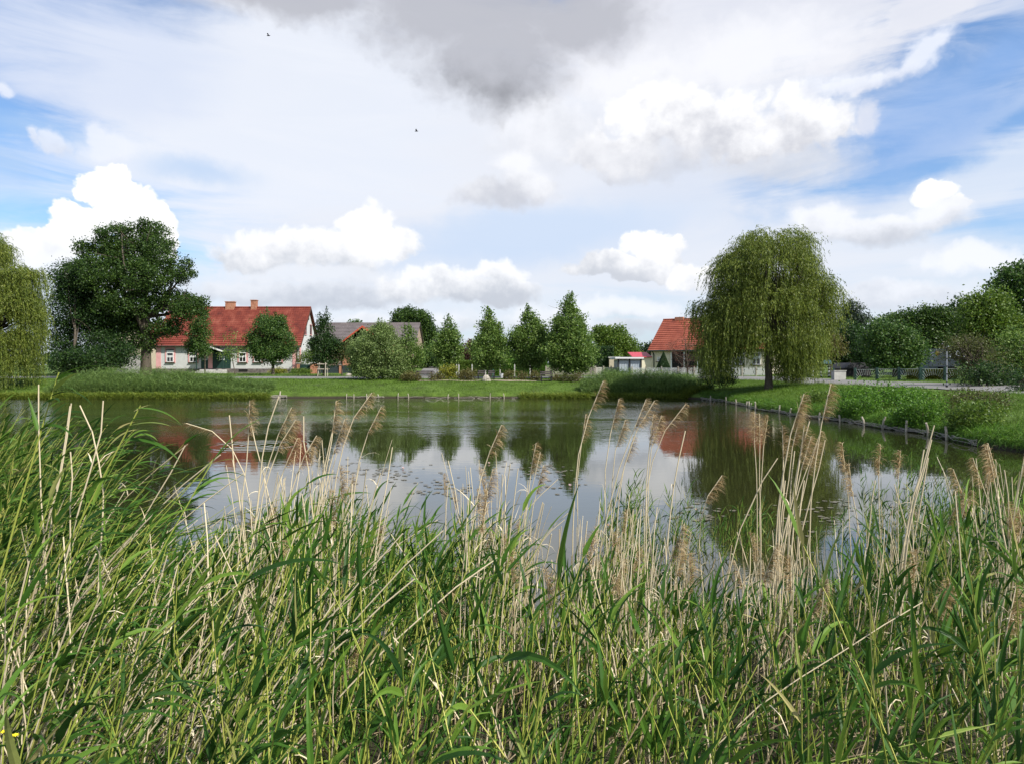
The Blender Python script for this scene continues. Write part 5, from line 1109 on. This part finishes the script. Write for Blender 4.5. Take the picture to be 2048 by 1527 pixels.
grass('far_bank_grass', 'grass on the far bank', 120000, fband(-46, 15, -.15, 9.2), (.10, .26), (.018, .035), M_GRASS, 63)
grass('far_verge_grass', 'grass verge between road and houses', 30000, fband(-60, 30, 14.6, 26), (.10, .24), (.03, .05), M_GRASS, 64)
def rband(rr, n): y = rr.uniform(12, 57, n) ** 1.0; return shore_x(y) + rr.uniform(-.05, 6.4, n), y
grass('right_bank_grass', 'grass on the right bank', 130000, rband, (.12, .30), (.010, .024), M_GRASS, 65)
def redge(rr, n): y = 12 + 40 * rr.random(n) ** 1.3; return shore_x(y) + np.abs(rr.normal(size=n)) * .5 + .05, y
grass('right_shore_herbs', 'taller herbs and grass along the water on the right bank', 26000, redge, (.25, .55), (.012, .026), LM['hedge'], 66, lean=.8, ns=3, droop=(.8, 2.6))
def rfar(rr, n): return rr.uniform(26.2, 45, n), rr.uniform(28, 62, n)
grass('right_verge_grass', 'grass verge beyond the road on the right', 30000, rfar, (.10, .22), (.02, .035), M_GRASS, 67)
# far reed belts
def belt(name, label, n, x0, x1, hf, m, seed, d0=-.9, d1=1.6):
    rr = np.random.default_rng(seed); s, l = Acc(), Acc(); x = rr.uniform(x0, x1, n); y = far_y(x) + rr.uniform(d0, d1, n); z = np.maximum(G(x, y), -.1)
    h = hf(x) * rr.uniform(.7, 1.1, n)
    d = np.c_[rr.normal(size=n) * .07 + .05, rr.normal(size=n) * .07, np.ones(n)]; blades(s, np.c_[x, y, z], d, h, np.full(n, .022), np.full(n, .08), 3, rr, fold=0)
    k = 9; t = rr.uniform(.15, 1.0, (n, k)); b = np.c_[x, y, z][:, None] + (d / np.linalg.norm(d, axis=1)[:, None])[:, None] * (h[:, None] * t)[..., None]; b = b.reshape(-1, 3); q = len(b)
    an = rr.random(q) * 6.283; blades(l, b, np.c_[np.cos(an) * .7 + .25, np.sin(an) * .6, rr.uniform(.4, 1.3, q)], rr.uniform(.25, .5, q), rr.uniform(.02, .036, q), rr.uniform(.3, 1.8, q), 3, rr, fold=.05)
    o = bpy.data.objects.new(name, None); sc.collection.objects.link(o); tag(o, label, 'reeds', kind='stuff'); s.build('stems', m, o); l.build('foliage', m, o)
LM['farreed'] = leafmat('far_reed_leaves', (.070,.125,.030), (.120,.200,.045), (.200,.290,.070), .4, .55)
LM['yreed'] = leafmat('shore_sedge_leaves', (.075,.125,.012), (.14,.20,.020), (.24,.27,.035), .35, .55)
belt('far_reed_belt', 'tall blue-green reeds along the far left bank below the farmhouse', 4200, X(95, 52), X(450, 52), lambda x: np.interp(x, [X(95, 52), X(180, 52), X(330, 52), X(450, 52)], [1.0, 1.75, 1.65, 1.15]), LM['farreed'], 71)
belt('far_reed_fringe', 'lower reeds ending the far left belt', 900, X(440, 52), X(535, 52), lambda x: np.interp(x, [X(440, 52), X(535, 52)], [1.15, .7]), LM['farreed'], 72)
belt('middle_reed_belt', 'tall reeds on the far bank below the garage', 2600, X(1165, 52), X(1400, 52), lambda x: np.interp(x, [X(1165, 52), X(1210, 52), X(1330, 52), X(1400, 52)], [.8, 1.55, 1.5, .8]), LM['farreed'], 73, d0=-.6, d1=1.8)
belt('shore_sedge', 'short yellow-green sedge at the waterline of the far bank', 5200, X(0, 52), X(540, 52), lambda x: .45 + 0*x, LM['yreed'], 74, d0=-1.5, d1=-.4)
belt('shore_sedge', 'yellow-green sedge at the waterline below the tall limes and garage', 2600, X(1040, 52), X(1420, 52), lambda x: .42 + 0*x, LM['yreed'], 75, d0=-1.0, d1=0)
# two big green reeds at the left with streaming leaves
def hero(pts, Y, leaves, label, seed):
    rr = np.random.default_rng(seed); P = [(X(a, Y), Y, Z(b, Y)) for a, b in pts[::-1]]; zg = g(P[0][0], Y); d = np.array(P[0]) - np.array(P[1])
    P = [tuple(np.array(P[0]) + d / max(-d[2], .05) * max(0, P[0][2] - zg))] + P; P = np.array(P); t = thing('green_reed', P[0], label, 'reed'); a, b = Acc(), Acc()
    s = np.r_[0, np.cumsum(np.linalg.norm(np.diff(P, axis=0), axis=1))]; s /= s[-1]; q = np.linspace(0, 1, 12); C = np.c_[[np.polyval(np.polyfit(s, P[:, j], 3), q) for j in range(3)]].T
    a.tube(C, np.linspace(.0062, .0025, 12), 6); a.build('stem', M_RSTEM, t, smooth=True); B, D, L, W, DR = [], [], [], [], []
    for (bx, by, ex, ey, w, dr) in leaves:
        p0 = np.array((X(bx, Y), Y, Z(by, Y))); p1 = np.array((X(ex, Y), Y + rr.normal()*.05, Z(ey, Y))); ln = np.linalg.norm(p1 - p0)
        d = (p1 - p0) / ln; d = d + np.array([0, 0, .45*dr]); B.append(p0); D.append(d); L.append(ln*1.06); W.append(w/F*Y); DR.append(dr)
    blades(b, np.array(B), np.array(D), np.array(L), np.array(W)*1.2, np.array(DR)*.8, 9, rr, fold=.12); b.build('foliage', M_RLEAF, t)
hero([(118, 745), (100, 800), (82, 860), (60, 940), (20, 1080)], 2.6, [(116, 752, 226, 718, 9, .6), (114, 760, 190, 738, 8, .5), (108, 778, 184, 740, 9, .2), (104, 790, 205, 783, 8, .7), (112, 770, 172, 786, 6, .5), (98, 803, 150, 790, 12, .4), (76, 860, 48, 795, 9, .1), (78, 855, 160, 852, 9, .8), (80, 860, 130, 828, 8, .2)],
     'tall green reed at the left with leaves streaming right, highest of all green ones', 301)
hero([(284, 812), (262, 835), (240, 890), (205, 960), (150, 1060)], 2.6, [(272, 815, 365, 832, 9, .5), (262, 838, 378, 835, 10, .4), (258, 850, 370, 836, 9, .2), (255, 862, 315, 872, 10, .5), (246, 878, 372, 898, 11, .6), (240, 893, 330, 896, 9, .4), (250, 868, 318, 858, 8, .2), (232, 905, 275, 905, 7, .5), (228, 920, 290, 950, 8, .8), (268, 822, 285, 806, 6, .3)],
     'second tall green reed with leaves streaming right before the farmhouse reflection', 302)
# lily pads
def lilies():
    rr = np.random.default_rng(88); mp = mat('lily_pad', [(.045,.055,.020), (.10,.085,.045), (.15,.13,.085)], rough=.35, island=True, spec=.5)
    meshes = []
    for k in range(4):
        a = Acc(); n = 12; th = np.linspace(.25, 2*math.pi-.25, n); r0 = 1 + .06*rr.normal(size=n); v = [(0, 0, 0)] + [(math.cos(t)*q, math.sin(t)*q, .02*rr.normal()) for t, q in zip(th, r0)]
        a.add(v, [(0, i, i+1, i+1) for i in range(1, n)]); meshes.append(a.mesh('lily_pad', mp))
    patches = [((760, 945, 85, 22), 90, 'lily pad in the patch of floating leaves left of the middle'), ((885, 975, 75, 18), 60, 'lily pad in the patch of floating leaves in the middle'), ((1080, 938, 70, 14), 50, 'lily pad in the patch floating in the lime tree reflection'),
               ((1120, 965, 50, 18), 20, 'lily pad at the tall stalks right of the middle'), ((1400, 1030, 70, 22), 24, 'lily pad right of the middle before the big willow reflection'), ((1660, 1020, 130, 26), 56, 'lily pad in the patch at the right below the willow reflection')]
    for (cx, cy, rx, ry), n, lab in patches:
        for k in range(n):
            px, py = cx + rr.normal()*rx*.6, cy + rr.normal()*ry*.6; Y = EYE*F/(py-HOR)
            o = bpy.data.objects.new('lily_pad', meshes[rr.integers(4)]); sc.collection.objects.link(o); s = rr.uniform(.03, .062); o.scale = (s, s, s); o.location = (X(px, Y), Y, .006 + .0005*(k % 12)); o.rotation_euler = (0, 0, rr.random()*6.28)
            tag(o, lab, 'lily pad', lab.replace('lily pad', 'lily pads', 1))
    mf = mat('lily_petals', [(.72,.55,.58)], transl=.2)
    for px, py, lab in ((806, 937, 'pinkish water lily flower nearest the middle patch'), (978, 927, 'pinkish water lily flower by the limes reflection'), (1140, 972, 'pinkish water lily flower left of the tall stalks'), (1393, 1021, 'pinkish water lily flower before the willow reflection'), (1216, 1052, 'pinkish water lily flower among the stalks right of the middle')):
        Y = EYE*F/(py-HOR); x = X(px, Y); t = thing('water_lily', (x, Y, .01), lab, 'flower'); a = Acc(); n = 12; an = np.arange(n)*math.pi*2/n
        blades(a, np.tile([[x, Y, .01]], (n, 1)), np.c_[np.cos(an)*.7, np.sin(an)*.7, np.where(np.arange(n) % 2, 1.2, .5)], np.full(n, .055), np.full(n, .022), np.full(n, .1), 3, rr); a.build('petals', mf, t); Acc().tube([(x, Y, .01), (x, Y, .035)], .01, 6).build('centre', mat('lily_yellow', [(.7,.45,.05)]), t)
lilies()
# yellow flowers, lower left
for px, py, lab in ((28, 1470, 'small yellow flower at the lower left corner'), (8, 1462, 'small yellow flower cut by the left edge near the lower corner')):
    Y = 2.0; x, z = X(px, Y), Z(py, Y); t = thing('yellow_flower', (x, Y, g(x, Y)), lab, 'flower'); Acc().tube([(x-.03, Y, g(x, Y)), (x, Y, z)], .002, 5).build('stem', M_RSTEM, t)
    n = 10; an = np.arange(n)*.63; a = Acc(); blades(a, np.tile([[x, Y, z]], (n, 1)), np.c_[np.cos(an), np.sin(an), np.full(n, .5)], np.full(n, .014), np.full(n, .008), np.full(n, .5), 3, RNG); a.build('petals', mat('yellow_petals', [(.75,.62,.02)]), t)
